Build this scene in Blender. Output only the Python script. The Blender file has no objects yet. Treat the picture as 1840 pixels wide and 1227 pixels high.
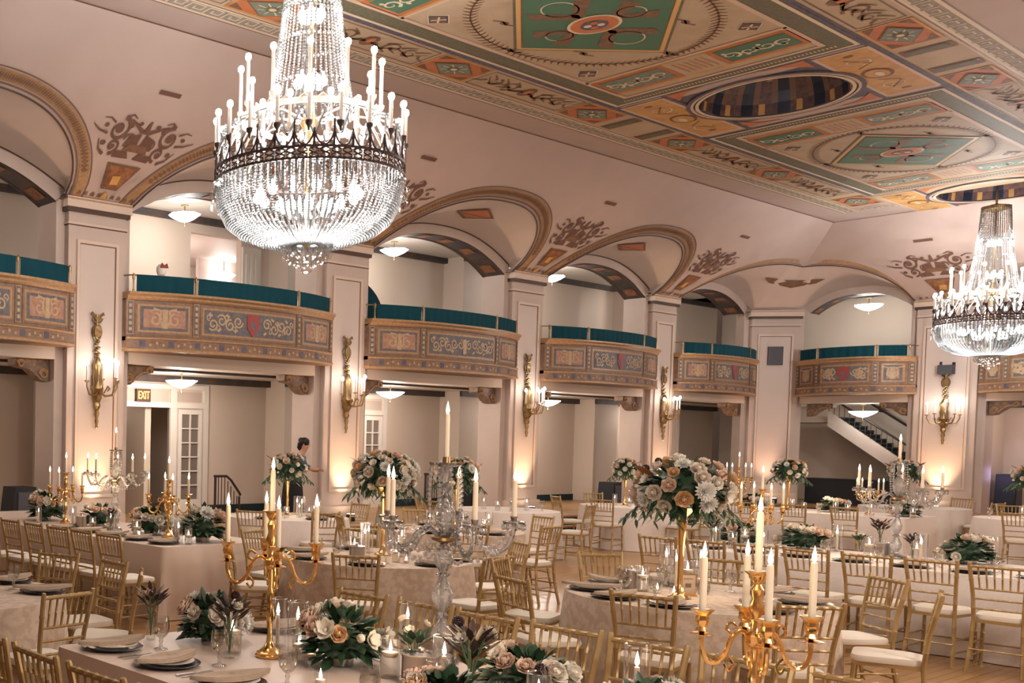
import bpy, bmesh, math, random
from math import sin, cos, pi, radians, sqrt, atan2, hypot
from mathutils import Vector, Matrix
random.seed(7)
SC = bpy.context.scene
COL = SC.collection
# ------------------------------------------------------------------ camera
CAM_H = 1.877
YAW, PITCH, ROLL = radians(55.743), radians(-2.3364), radians(0.9089)
F_PX, CX, CY, W_PX, H_PX = 1891.66, 180.36, 861.5, 1840.0, 1227.0
fw = Vector((cos(YAW)*cos(PITCH), sin(YAW)*cos(PITCH), sin(PITCH)))
r0 = Vector((sin(YAW), -cos(YAW), 0)); u0 = r0.cross(fw)
rr = cos(ROLL)*r0 + sin(ROLL)*u0; uu = -sin(ROLL)*r0 + cos(ROLL)*u0
cd = bpy.data.cameras.new('camera'); cam = bpy.data.objects.new('camera', cd); COL.objects.link(cam)
M = Matrix((rr, uu, -fw)).transposed().to_4x4(); M.translation = (0, 0, CAM_H)
cam.matrix_world = M
cd.sensor_width = 36.0; cd.lens = F_PX/W_PX*36.0
cd.shift_x = (W_PX/2 - CX)/W_PX; cd.shift_y = (CY - H_PX/2)/W_PX
cd.clip_start = 0.05; cd.clip_end = 200
SC.camera = cam
# ------------------------------------------------------------------ world, exposure
wd = bpy.data.worlds.new('world'); SC.world = wd; wd.use_nodes = True
bg = wd.node_tree.nodes['Background']; bg.inputs[0].default_value = (1.0, .82, .72, 1); bg.inputs[1].default_value = 0.16
SC.view_settings.view_transform = 'Standard'; SC.view_settings.look = 'None'
SC.view_settings.exposure = 0.28; SC.view_settings.gamma = 1.0; SC.view_settings.use_curve_mapping = False
SC.cycles.use_denoising = True
SC.cycles.max_bounces = 7; SC.cycles.diffuse_bounces = 3; SC.cycles.glossy_bounces = 3
SC.cycles.transmission_bounces = 5; SC.cycles.transparent_max_bounces = 24
SC.cycles.caustics_reflective = False; SC.cycles.caustics_refractive = False
SC.cycles.sample_clamp_indirect = 4.0; SC.cycles.blur_glossy = 1.0

def light(name, kind, loc, energy, color, size=.1, rot=None, spot=None, blend=.5):
    l = bpy.data.lights.new(name, kind); l.energy = energy; l.color = color
    if kind == 'AREA': l.shape = 'RECTANGLE'; l.size, l.size_y = size
    else: l.shadow_soft_size = size
    if spot: l.spot_size = spot; l.spot_blend = blend
    o = bpy.data.objects.new(name, l); COL.objects.link(o); o.location = loc
    if rot: o.rotation_euler = rot
    return o
# added fill: broad area light under the ceiling, unseen near-side lamps after the far side's
light('ceiling_fill', 'AREA', (13.5, 8.0, 7.30), 430, (1, .89, .78), (18, 4.0))
for x_ in (3.0, 8.0, 12.3, 18.0, 23.9): light('near_gallery_fill', 'POINT', (x_, .2, 2.75), 165, (1, .89, .78), .35)
for x_ in (3.7, 9.44, 15.2, 20.9, 26.6): light('near_sconce_fill', 'POINT', (x_, 2.4, 3.05), 34, (1, .89, .79), .2)

# ------------------------------------------------------------------ helpers
class MB:
    """collects polygons, each with a material slot"""
    def __init__(s): s.v = []; s.f = []; s.m = []; s.mi = 0
    def add(s, vs, fs):
        b = len(s.v); s.v += [tuple(x) for x in vs]
        for f in fs: s.f.append([b+i for i in f]); s.m.append(s.mi)
    def poly(s, pts): s.add(pts, [list(range(len(pts)))])
    def box(s, x0, x1, y0, y1, z0, z1, T=None):
        p = [(x0,y0,z0),(x1,y0,z0),(x1,y1,z0),(x0,y1,z0),(x0,y0,z1),(x1,y0,z1),(x1,y1,z1),(x0,y1,z1)]
        if T: p = [T(*q) for q in p]
        s.add(p, [(0,3,2,1),(4,5,6,7),(0,1,5,4),(1,2,6,5),(2,3,7,6),(3,0,4,7)])
    def grid(s, fn, nu, nv, closeu=False):
        b = [fn(i/nu, j/nv) for j in range(nv+1) for i in range(nu if closeu else nu+1)]
        n = nu if closeu else nu+1
        fs = []
        for j in range(nv):
            for i in range(nu):
                i2 = (i+1) % n if closeu else i+1
                fs.append((j*n+i, j*n+i2, (j+1)*n+i2, (j+1)*n+i))
        s.add(b, fs)
    def lathe(s, prof, n=16, c=(0,0,0), caps=True, wob=None):
        vs = []; 
        for (r, z) in prof:
            for i in range(n):
                a = 2*pi*i/n; q = r*(wob(a, z) if wob else 1)
                vs.append((c[0]+q*cos(a), c[1]+q*sin(a), c[2]+z))
        fs = [(j*n+i, j*n+(i+1)%n, (j+1)*n+(i+1)%n, (j+1)*n+i) for j in range(len(prof)-1) for i in range(n)]
        if caps:
            if prof[0][0] > 1e-5: fs.append(tuple(range(n))[::-1])
            if prof[-1][0] > 1e-5: fs.append(tuple((len(prof)-1)*n+i for i in range(n)))
        s.add(vs, fs)
    def tube(s, pts, rad, n=6, cap=True):
        pts = [Vector(p) for p in pts]; m = len(pts)
        if not isinstance(rad, (list, tuple)): rad = [rad]*m
        t0 = (pts[1]-pts[0]).normalized(); up = Vector((0,0,1)) if abs(t0.z) < .9 else Vector((1,0,0))
        a = t0.cross(up).normalized(); vs = []
        for i, p in enumerate(pts):
            t = (pts[min(i+1, m-1)]-pts[max(i-1, 0)])
            if t.length < 1e-9: t = t0.copy()
            t.normalize(); a = (a - t*a.dot(t))
            if a.length < 1e-6: a = t.orthogonal()
            a.normalize(); b = t.cross(a)
            for k in range(n):
                g = 2*pi*k/n; vs.append(p + rad[i]*(cos(g)*a+sin(g)*b))
        fs = [(j*n+k, j*n+(k+1)%n, (j+1)*n+(k+1)%n, (j+1)*n+k) for j in range(m-1) for k in range(n)]
        if cap: fs += [tuple(range(n))[::-1], tuple((m-1)*n+k for k in range(n))]
        s.add(vs, fs)
    def ball(s, c, r, n=8, m=5, sz=1.0):
        prof = [(r*sin(pi*j/m), -r*sz*cos(pi*j/m)) for j in range(m+1)]
        s.lathe(prof, n, c, caps=False)
    def gem(s, c, r, h):
        x, y, z = c
        s.add([(x+r,y,z),(x,y+r,z),(x-r,y,z),(x,y-r,z),(x,y,z+h),(x,y,z-h)],
              [(0,1,4),(1,2,4),(2,3,4),(3,0,4),(1,0,5),(2,1,5),(3,2,5),(0,3,5)])
    def build(s, name, mats, parent=None, smooth=True, loc=None):
        me = bpy.data.meshes.new(name); me.from_pydata(s.v, [], s.f)
        if not isinstance(mats, (list, tuple)): mats = [mats]
        for m in mats: me.materials.append(m)
        me.polygons.foreach_set('material_index', s.m)
        if smooth:
            me.polygons.foreach_set('use_smooth', [True]*len(s.f))
        me.update()
        if smooth:
            try: me.set_sharp_from_angle(angle=radians(38))
            except Exception: pass
        o = bpy.data.objects.new(name, me); COL.objects.link(o)
        if parent: o.parent = parent
        if loc: o.location = loc
        return o

def tag(o, label=None, cat=None, group=None, kind=None):
    if label: o['label'] = label
    if cat: o['category'] = cat
    if group: o['group'] = group
    if kind: o['kind'] = kind
    return o
def thing(name, label, cat, loc=(0,0,0), rz=0.0, group=None):
    o = bpy.data.objects.new(name, None); COL.objects.link(o); o.empty_display_size = .1
    o.location = loc; o.rotation_euler = (0, 0, rz)
    return tag(o, label, cat, group)
def struct(name, mb, mats, parent=None, smooth=True):
    o = mb.build(name, mats, parent, smooth)
    if not parent: o['kind'] = 'structure'
    return o
CH = {}
def kids(o):
    return [c for c in COL.objects if c.parent == o]
def snap(o):
    """remember a prototype's tree once so that copying it is quick"""
    if o.name not in CH: CH[o.name] = [(c, snap(c)) for c in kids(o)]
    return CH[o.name]
def _cp(o, tree, parent):
    c = o.copy(); COL.objects.link(c)
    if parent: c.parent = parent
    for (k, t) in tree: _cp(k, t, c)
    return c
def dup(root, loc, rz=0.0, label=None, group=None, scale=None):
    c = _cp(root, snap(root), None); c.location = loc; c.rotation_euler = (0, 0, rz)
    if label: c['label'] = label
    if group: c['group'] = group
    if scale: c.scale = scale if isinstance(scale, (tuple, list)) else (scale,)*3
    return c
USED = set()
def place(root, loc, rz=0.0, label=None, group=None, scale=None):
    """the first call moves the prototype itself, later calls copy it"""
    if root.name not in USED:
        snap(root); USED.add(root.name); root.location = loc; root.rotation_euler = (0, 0, rz)
        if label: root['label'] = label
        if group: root['group'] = group
        if scale: root.scale = scale if isinstance(scale, (tuple, list)) else (scale,)*3
        return root
    return dup(root, loc, rz, label, group, scale)

# ------------------------------------------------------------------ materials
def mat(name, col, rough=.6, metal=0.0, spec=.4, **kw):
    m = bpy.data.materials.new(name); m.use_nodes = True
    b = m.node_tree.nodes['Principled BSDF']
    b.inputs['Base Color'].default_value = (*col, 1); b.inputs['Roughness'].default_value = rough
    b.inputs['Metallic'].default_value = metal; b.inputs['Specular IOR Level'].default_value = spec
    for k, v in kw.items(): b.inputs[k.replace('_', ' ')].default_value = v
    return m
def noisy(name, c1, c2, scale=8.0, rough=.6, metal=0.0, detail=4, stretch=None, bump=0.0, lo=.35, hi=.65, spec=.4):
    m = mat(name, c1, rough, metal, spec); nt = m.node_tree; N = nt.nodes; L = nt.links
    b = N['Principled BSDF']; tc = N.new('ShaderNodeTexCoord'); mp = N.new('ShaderNodeMapping')
    if stretch: mp.inputs['Scale'].default_value = stretch
    nz = N.new('ShaderNodeTexNoise'); nz.inputs['Scale'].default_value = scale; nz.inputs['Detail'].default_value = detail
    rp = N.new('ShaderNodeValToRGB'); e = rp.color_ramp.elements
    e[0].position, e[1].position = lo, hi; e[0].color = (*c1, 1); e[1].color = (*c2, 1)
    L.new(tc.outputs['Object'], mp.inputs[0]); L.new(mp.outputs[0], nz.inputs['Vector'])
    L.new(nz.outputs['Fac'], rp.inputs[0]); L.new(rp.outputs[0], b.inputs['Base Color'])
    if bump:
        bp = N.new('ShaderNodeBump'); bp.inputs['Strength'].default_value = bump; bp.inputs['Distance'].default_value = .01
        L.new(nz.outputs['Fac'], bp.inputs['Height']); L.new(bp.outputs[0], b.inputs['Normal'])
    return m
def emit(name, col, strength, sample=False):
    m = bpy.data.materials.new(name); m.use_nodes = True; nt = m.node_tree
    for n in list(nt.nodes): nt.nodes.remove(n)
    e = nt.nodes.new('ShaderNodeEmission'); o = nt.nodes.new('ShaderNodeOutputMaterial')
    e.inputs[0].default_value = (*col, 1); e.inputs[1].default_value = strength
    nt.links.new(e.outputs[0], o.inputs[0])
    if not sample: m.cycles.emission_sampling = 'NONE'
    return m
def thin_glass(name, tint=(1,1,1), refl=1.0, rough=.02, base=0.085):
    """clear thin-walled glass: see-through with a reflection that grows at grazing angles"""
    m = bpy.data.materials.new(name); m.use_nodes = True; nt = m.node_tree; N = nt.nodes; L = nt.links
    for n in list(N): N.remove(n)
    tr = N.new('ShaderNodeBsdfTransparent'); tr.inputs[0].default_value = (*tint, 1)
    gl = N.new('ShaderNodeBsdfGlossy'); gl.inputs['Roughness'].default_value = rough
    lw = N.new('ShaderNodeLayerWeight'); lw.inputs[0].default_value = .35
    ma = N.new('ShaderNodeMath'); ma.operation = 'MULTIPLY_ADD'; ma.inputs[1].default_value = .55*refl; ma.inputs[2].default_value = base; ma.use_clamp = True
    mx = N.new('ShaderNodeMixShader'); o = N.new('ShaderNodeOutputMaterial')
    L.new(lw.outputs['Facing'], ma.inputs[0]); L.new(ma.outputs[0], mx.inputs[0])
    L.new(tr.outputs[0], mx.inputs[1]); L.new(gl.outputs[0], mx.inputs[2]); L.new(mx.outputs[0], o.inputs[0])
    return m
def crystal(name, col=(.95,.96,1), trans=.45, rough=.08, tl=.35, facet=0.0):
    """cut crystal: some light goes straight through, some scatters through, the facets glint"""
    m = bpy.data.materials.new(name); m.use_nodes = True; nt = m.node_tree; N = nt.nodes; L = nt.links
    for n in list(N): N.remove(n)
    tr = N.new('ShaderNodeBsdfTransparent'); tr.inputs[0].default_value = (*col, 1)
    gl = N.new('ShaderNodeBsdfGlossy'); gl.inputs['Roughness'].default_value = rough; gl.inputs[0].default_value = (1,1,1,1)
    ts = N.new('ShaderNodeBsdfTranslucent'); ts.inputs[0].default_value = (*col, 1)
    lw = N.new('ShaderNodeLayerWeight'); lw.inputs[0].default_value = .5
    m1 = N.new('ShaderNodeMixShader'); m2 = N.new('ShaderNodeMixShader'); o = N.new('ShaderNodeOutputMaterial')
    m1.inputs[0].default_value = tl/(tl+trans)
    if facet:
        tc = N.new('ShaderNodeTexCoord'); vo = N.new('ShaderNodeTexVoronoi'); vo.inputs['Scale'].default_value = facet
        bp = N.new('ShaderNodeBump'); bp.inputs['Strength'].default_value = .8; bp.inputs['Distance'].default_value = .006
        L.new(tc.outputs['Object'], vo.inputs['Vector']); L.new(vo.outputs['Distance'], bp.inputs['Height']); L.new(bp.outputs[0], gl.inputs['Normal']); L.new(bp.outputs[0], lw.inputs['Normal'])
    L.new(tr.outputs[0], m1.inputs[1]); L.new(ts.outputs[0], m1.inputs[2])
    L.new(lw.outputs['Fresnel'], m2.inputs[0]); L.new(m1.outputs[0], m2.inputs[1]); L.new(gl.outputs[0], m2.inputs[2])
    L.new(m2.outputs[0], o.inputs[0])
    return m
M_ = {}
M_['wall'] = noisy('warm_cream_paint', (.565,.46,.405), (.535,.435,.38), 3, .55)
M_['panel'] = mat('pale_panel_paint', (.60,.505,.455), .5)
M_['trim'] = mat('moulding_paint', (.66,.53,.44), .45)
M_['line'] = mat('brown_moulding_line', (.17,.095,.065), .5)
M_['darkline'] = mat('dark_umber_line', (.075,.04,.03), .5)
M_['alcove'] = mat('alcove_wall_paint', (.68,.575,.485), .6)
M_['alcoveceil'] = mat('alcove_ceiling_paint', (.70,.64,.58), .6)
M_['cove'] = noisy('rose_beige_plaster', (.49,.385,.345), (.465,.365,.325), 1.5, .62)
M_['covepale'] = noisy('pale_vault_plaster', (.63,.525,.47), (.60,.50,.445), 1.5, .6)
M_['white'] = mat('white_door_paint', (.74,.68,.62), .45)
M_['tan'] = noisy('painted_tan_field', (.50,.385,.265), (.445,.335,.225), 3, .6)
M_['grey'] = noisy('painted_grey_border', (.36,.31,.26), (.26,.23,.20), 14, .6)
M_['olive'] = noisy('painted_olive_band', (.165,.15,.095), (.115,.11,.07), 22, .6)
M_['green'] = noisy('painted_green', (.055,.17,.10), (.085,.15,.095), 5, .6)
M_['sage'] = noisy('painted_sage', (.22,.25,.19), (.155,.19,.15), 16, .6)
M_['orange'] = noisy('painted_terracotta', (.55,.175,.065), (.44,.16,.07), 7, .6)
M_['gold'] = noisy('painted_ochre_gold', (.60,.34,.11), (.50,.27,.10), 6, .55)
M_['goldline'] = mat('painted_gold_line', (.66,.40,.15), .5)
M_['pinkline'] = mat('painted_blush_line', (.62,.45,.34), .55)
M_['blue'] = noisy('painted_slate_blue', (.13,.115,.15), (.085,.075,.10), 18, .6)
M_['brown'] = noisy('painted_umber', (.16,.085,.05), (.22,.12,.07), 12, .6)
M_['wine'] = noisy('painted_oxblood', (.20,.065,.035), (.32,.15,.06), 9, .55)
M_['cream'] = mat('painted_cream', (.70,.58,.42), .55)
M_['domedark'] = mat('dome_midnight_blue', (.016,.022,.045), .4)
M_['domerib'] = noisy('dome_umber_rib', (.16,.085,.065), (.07,.05,.065), 14, .5)
M_['vent'] = mat('vent_brown', (.15,.075,.055), .7)
M_['balc'] = noisy('balcony_bronze_wood', (.27,.165,.11), (.20,.12,.085), 11, .5)
M_['balcgold'] = noisy('balcony_gilt', (.44,.265,.135), (.33,.20,.11), 20, .42, .15)
M_['balcpale'] = noisy('balcony_pale_relief', (.50,.36,.22), (.42,.29,.18), 20, .5)
M_['balcblue'] = noisy('balcony_slate', (.155,.145,.15), (.11,.10,.115), 15, .55)
M_['balcrose'] = noisy('balcony_rose_panel', (.34,.165,.115), (.42,.25,.17), 14, .55)
M_['red'] = mat('shield_red', (.33,.055,.05), .5)
M_['teal'] = mat('teal_velvet', (.004,.052,.075), .85, spec=.2)
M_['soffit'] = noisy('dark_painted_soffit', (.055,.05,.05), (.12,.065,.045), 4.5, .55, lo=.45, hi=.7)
M_['bracket'] = noisy('carved_bracket', (.13,.085,.06), (.26,.16,.10), 14, .5)
M_['palegilt'] = mat('pale_gilt_metal', (.70,.58,.48), .4, .6)
M_['brass'] = mat('antique_gilt_metal', (.36,.25,.125), .36, 1.0)
M_['goldmetal'] = mat('polished_gold', (.90,.56,.22), .16, 1.0)
M_['chairgold'] = noisy('chair_gold_lacquer', (.37,.245,.105), (.43,.29,.13), 9, .38, .35)
M_['cushion'] = mat('ivory_cushion', (.76,.69,.60), .75)
M_['iron'] = mat('dark_iron', (.05,.035,.032), .4, .6)
M_['band'] = noisy('dark_bronze_band', (.10,.065,.06), (.05,.035,.035), 25, .38, .5)
M_['bulb'] = emit('lit_bulb', (1, .97, .95), 38)
M_['sbulb'] = emit('lit_sconce_bulb', (1, .95, .88), 22)
M_['shade'] = emit('lit_glass_shade', (.93, 1, .97), 7)
M_['flame'] = emit('candle_flame', (1, .80, .50), 16)
M_['ledflame'] = emit('led_candle_flame', (1, .82, .54), 5.5)
M_['spark'] = emit('white_flame', (1, .92, .80), 16)
M_['crystal'] = crystal('chandelier_crystal', (.97,.99,1), trans=.5, tl=.5)
M_['drop'] = thin_glass('clear_crystal_drop', (1,1,1), 1.2, .03, .10)
M_['bead'] = crystal('crystal_bead', (1,.97,.96), trans=.45, tl=.55, rough=.05)
M_['cutglass'] = crystal('cut_glass', (1,.985,.98), trans=.70, tl=.36, rough=.03, facet=70)
M_['glass'] = thin_glass('clear_glass', (.98,.98,.98), 1.15, .03, .11)
M_['goblet'] = thin_glass('goblet_glass', (.93,.92,.91), 1.3, .06, .16)
M_['water'] = thin_glass('water', (.94,.93,.90), .7, .02, .03)
M_['wax'] = mat('ivory_candle_wax', (.83,.74,.60), .5, spec=.3, Subsurface_Weight=.6, Subsurface_Radius=(.02,.012,.006), Subsurface_Scale=1.0)
M_['candletube'] = mat('white_candle_sleeve', (.85,.80,.74), .4)
M_['satin'] = mat('blush_satin', (.69,.545,.455), .40, spec=.35, Sheen_Weight=.15)
M_['linen'] = noisy('white_linen', (.80,.715,.665), (.76,.67,.62), 40, .75)
M_['charger'] = mat('black_charger', (.022,.024,.03), .22)
M_['plate'] = mat('white_china', (.80,.76,.72), .18)
M_['napkin'] = noisy('taupe_napkin', (.50,.39,.30), (.45,.345,.26), 30, .8)
M_['silver'] = mat('silver', (.72,.68,.64), .2, 1.0)
M_['pewter'] = mat('mercury_silver', (.42,.385,.37), .28, 1.0)
M_['leaf'] = noisy('dark_green_leaf', (.018,.055,.028), (.04,.085,.04), 20, .42)
M_['leafdark'] = noisy('burgundy_black_leaf', (.028,.016,.018), (.06,.03,.025), 20, .38)
M_['magback'] = mat('magnolia_leaf_back', (.33,.13,.04), .55)
M_['stem'] = mat('flower_stem', (.10,.15,.06), .6)
PET = {}
for n_, c_ in dict(ivory=(.86,.80,.69), blush=(.82,.61,.48), peach=(.80,.52,.29), white=(.88,.86,.80), wine=(.035,.008,.014), pale=(.84,.74,.63)).items():
    PET[n_] = mat('petal_'+n_, c_, .6, Subsurface_Weight=.12, Subsurface_Radius=(.01,.008,.006))
M_['black'] = mat('matt_black', (.012,.015,.02), .6)
M_['darkgrey'] = mat('charcoal_grille', (.07,.07,.085), .6)
M_['carpet'] = noisy('dark_teal_carpet', (.012,.028,.038), (.02,.04,.05), 60, .95)
M_['skin'] = mat('skin', (.50,.26,.17), .5)
M_['hair'] = mat('black_hair', (.012,.010,.012), .45)
M_['blouse'] = mat('slate_blue_top', (.065,.085,.125), .8)
M_['skirt'] = mat('black_cloth', (.012,.012,.016), .85)
M_['signorange'] = emit('lit_exit_letters', (1, .30, .08), 6)
M_['signdark'] = mat('exit_sign_case', (.10,.05,.03), .5)
M_['paper'] = mat('white_card', (.76,.70,.64), .6)
M_['ink'] = mat('brown_ink', (.16,.11,.09), .6)
M_['pane'] = mat('dim_door_pane', (.20,.165,.14), .08, spec=.6)
M_['wood'] = noisy('stained_wood_edge', (.36,.18,.075), (.28,.13,.05), 4, .4, stretch=(1,8,8))

def lace_mat():
    m = noisy('lace_cloth', (.52,.405,.315), (.63,.51,.415), 16, .8, detail=6, bump=.25, lo=.44, hi=.56); return m
M_['lace'] = lace_mat()
def floor_mat():
    m = mat('oak_strip_floor', (.4,.22,.1), .30); nt = m.node_tree; N = nt.nodes; L = nt.links; b = N['Principled BSDF']
    tc = N.new('ShaderNodeTexCoord'); mp = N.new('ShaderNodeMapping'); mp.inputs['Rotation'].default_value = (0, 0, 0)
    br = N.new('ShaderNodeTexBrick'); br.inputs['Scale'].default_value = 1.0
    br.inputs['Brick Width'].default_value = 1.3; br.inputs['Row Height'].default_value = .085; br.inputs['Mortar Size'].default_value = .004
    br.inputs['Color1'].default_value = (.50,.285,.125,1); br.inputs['Color2'].default_value = (.41,.22,.092,1); br.inputs['Mortar'].default_value = (.20,.10,.045,1)
    nz = N.new('ShaderNodeTexNoise'); nz.inputs['Scale'].default_value = 3.0; mp2 = N.new('ShaderNodeMapping'); mp2.inputs['Scale'].default_value = (1, 14, 1)
    mx = N.new('ShaderNodeMix'); mx.data_type = 'RGBA'; mx.blend_type = 'MULTIPLY'; mx.inputs[0].default_value = .35
    L.new(tc.outputs['Object'], mp.inputs[0]); L.new(mp.outputs[0], br.inputs['Vector']); L.new(tc.outputs['Object'], mp2.inputs[0]); L.new(mp2.outputs[0], nz.inputs['Vector'])
    L.new(br.outputs['Color'], mx.inputs[6]); L.new(nz.outputs['Fac'], mx.inputs[7]); L.new(mx.outputs[2], b.inputs['Base Color'])
    return m
M_['floor'] = floor_mat()
# ------------------------------------------------------------------ the ballroom shell
ZT, YW, XE, YC = 7.413, 14.04, 32.04, 8.015      # ceiling, long wall face, end wall face, room axis
RUN, Z0 = 2.53, 5.6
PLZ = .34                                        # raised walkway around the dance floor
COLS = [3.705, 9.44, 15.175, 20.91, 26.645]      # pilaster centres on the long wall
PW = .55                                         # half width of a pilaster
def prof(q):
    u = max(0.0, 1-q); p = .95
    return Z0 + (ZT-Z0)*max(0.0, 1-u**p)**(1/p)
def qz(z):
    w = max(0.0, min(1.0, (z-Z0)/(ZT-Z0))); p = .95
    return 1-max(0.0, 1-w**p)**(1/p)
def bell(d, e=2.4, k=.625): return max(0.0, 1-min(1.0, abs(d))**e)**k
NRM = Vector((0, -.58, -.81))                    # rough inward normal of the long wall's cove
def covel(x, z, off=0.0):
    return (x, YW-RUN*qz(z)+NRM.y*off, z+NRM.z*off)

# floor, raised walkway with steps
mb = MB(); mb.poly([(-4,-4,0),(40,-4,0),(40,13.0,0),(-4,13.0,0)]); mb.build('floor', M_['floor'], smooth=False)['kind'] = 'structure'
mb = MB()
mb.mi = 0; mb.box(-4, XE-1.1, 12.62, 13.0, 0, PLZ/2); mb.box(-4, 40, 13.0, 20, 0, PLZ); mb.box(XE-1.5, XE-1.1, 3, 12.62, 0, PLZ/2); mb.box(XE-1.1, 40, 3, 13.0, 0, PLZ)
mb.mi = 1
mb.box(-4, XE-1.1, 12.59, 12.68, PLZ/2-.035, PLZ/2+.004); mb.box(-4, XE-1.1, 12.97, 13.06, PLZ-.035, PLZ+.004)
mb.box(XE-1.53, XE-1.44, 3, 12.6, PLZ/2-.035, PLZ/2+.004); mb.box(XE-1.13, XE-1.04, 3, 12.97, PLZ-.035, PLZ+.004)
mb.mi = 2; mb.box(-4, 40, 13.06, 20, PLZ, PLZ+.006); mb.box(XE-1.04, 40, 3, 13.06, PLZ, PLZ+.006)
struct('floor_walkway', mb, [M_['carpet'], M_['wood'], M_['floor']], smooth=False)

# painted flat ceiling
cm = MB()
CMAT = ['cove','trim','grey','tan','olive','pinkline','green','sage','orange','gold','goldline','blue','brown','cream','line']
CI = {n: i for i, n in enumerate(CMAT)}
def R(m, x0, x1, y0, y1, l):
    cm.mi = CI[m]; z = ZT-.004*l
    cm.poly([(x0,y0,z),(x0,y1,z),(x1,y1,z),(x1,y0,z)])
def PL(m, pts, l):
    cm.mi = CI[m]; cm.poly([(p[0], p[1], ZT-.004*l) for p in pts])
def RB(m, pts, w, l, taper=False):
    cm.mi = CI[m]; z = ZT-.004*l; n = len(pts); vs = []
    for i, p in enumerate(pts):
        a, b = pts[max(0, i-1)], pts[min(n-1, i+1)]
        dx, dy = b[0]-a[0], b[1]-a[1]; h = hypot(dx, dy) or 1
        k = w/2*(1-.75*i/(n-1) if taper else 1)
        vs += [(p[0]-dy/h*k, p[1]+dx/h*k, z), (p[0]+dy/h*k, p[1]-dx/h*k, z)]
    cm.add(vs, [(2*i, 2*i+1, 2*i+3, 2*i+2) for i in range(n-1)])
def EL(m, c, a, b, l, n=28, ring=None):
    pts = [(c[0]+a*cos(2*pi*i/n), c[1]+b*sin(2*pi*i/n)) for i in range(n)]
    if ring is None: PL(m, pts, l)
    else: RB(m, pts+[pts[0]], ring, l)
def spiral(c, r, turns, a0, sgn=1, n=20):
    return [(c[0]+r*(1-.8*i/n)*cos(a0+sgn*2*pi*turns*i/n), c[1]+r*(1-.8*i/n)*sin(a0+sgn*2*pi*turns*i/n)) for i in range(n+1)]
def frame(m, x0, x1, y0, y1, w, l):
    R(m, x0, x1, y0, y0+w, l); R(m, x0, x1, y1-w, y1, l); R(m, x0, x0+w, y0+w, y1-w, l); R(m, x1-w, x1, y0+w, y1-w, l)
XF, YL_, YR_ = 29.51, 11.51, 2*8.015-11.51       # edge of the flat ceiling
DOMES = [8.03, 18.2, 28.39]; DR = 1.03
# base with the three dome openings
xs = [1.0]
for d in DOMES:
    if d+1.1 > XF: pass
    xs += [d-1.1, d+1.1]
xs[-1] = min(xs[-1], XF)
def base(x0, x1, y0, y1): R('cove', x0, x1, y0, y1, 0)
cur = 1.0
for d in DOMES:
    base(cur, d-1.1, YR_, YL_)
    base(d-1.1, d+1.1, YR_, YC-1.1); base(d-1.1, d+1.1, YC+1.1, YL_)
    n = 48; cm.mi = CI['blue']
    for i in range(n):
        a, b = 2*pi*i/n, 2*pi*(i+1)/n
        def sq(t):
            k = 1.1/max(abs(cos(t)), abs(sin(t))); return (d+k*cos(t), YC+k*sin(t), ZT)
        cm.poly([(d+DR*cos(a), YC+DR*sin(a), ZT), sq(a), sq(b), (d+DR*cos(b), YC+DR*sin(b), ZT)])
    cur = d+1.1
base(cur, XF, YR_, YL_)
def S(y): return (y, 2*YC-y)                      # mirrored pair about the room axis
# borders: greek key along both sides and the far end
def keyrun(p0, p1, inw):
    """meander strip from p0 to p1; inw = unit vector pointing into the room"""
    L = hypot(p1[0]-p0[0], p1[1]-p0[1]); ux, uy = (p1[0]-p0[0])/L, (p1[1]-p0[1])/L
    n = int(L/.30); st = L/n
    q = lambda a, b: (p0[0]+ux*a+inw[0]*b, p0[1]+uy*a+inw[1]*b)
    for (b0, b1, m, l) in ((-.0,.05,'cream',1),(.05,.27,'grey',1),(.27,.31,'cream',1),(.31,.335,'line',1),(.335,.36,'pinkline',1),(-.022,.0,'line',1)):
        PL(m, [q(0,b0), q(L,b0), q(L,b1), q(0,b1)], l)
    for i in range(n):
        o = i*st
        for path in ([(0,.07),(0,.25),(.74,.25),(.74,.12),(.32,.12),(.32,.19)],):
            RB('cream', [q(o+a*st, b) for a, b in path], .028, 2)
KX = 28.50
keyrun((1.0, 10.89), (KX, 10.89), (0,-1)); keyrun((1.0, 2*YC-10.89), (KX, 2*YC-10.89), (0,1))
keyrun((KX, 9.15), (KX, 10.50), (-1,0)); keyrun((KX, 2*YC-10.50), (KX, 2*YC-9.15), (-1,0))
for s in (0, 1):
    y0, y1 = sorted((S(9.80)[s], S(10.53)[s])); R('tan', 1, 27.9, y0, y1, 1)
    y0, y1 = sorted((S(9.74)[s], S(9.85)[s])); R('blue', 1, 26.95, y0, y1, 2)
PX = [(9.57-10.17, 16.80-10.17-.1), (9.57, 16.80), (19.70, 26.93)]
R('tan', 26.93, 27.9, 2*YC-9.8, 9.8, 1)
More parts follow.
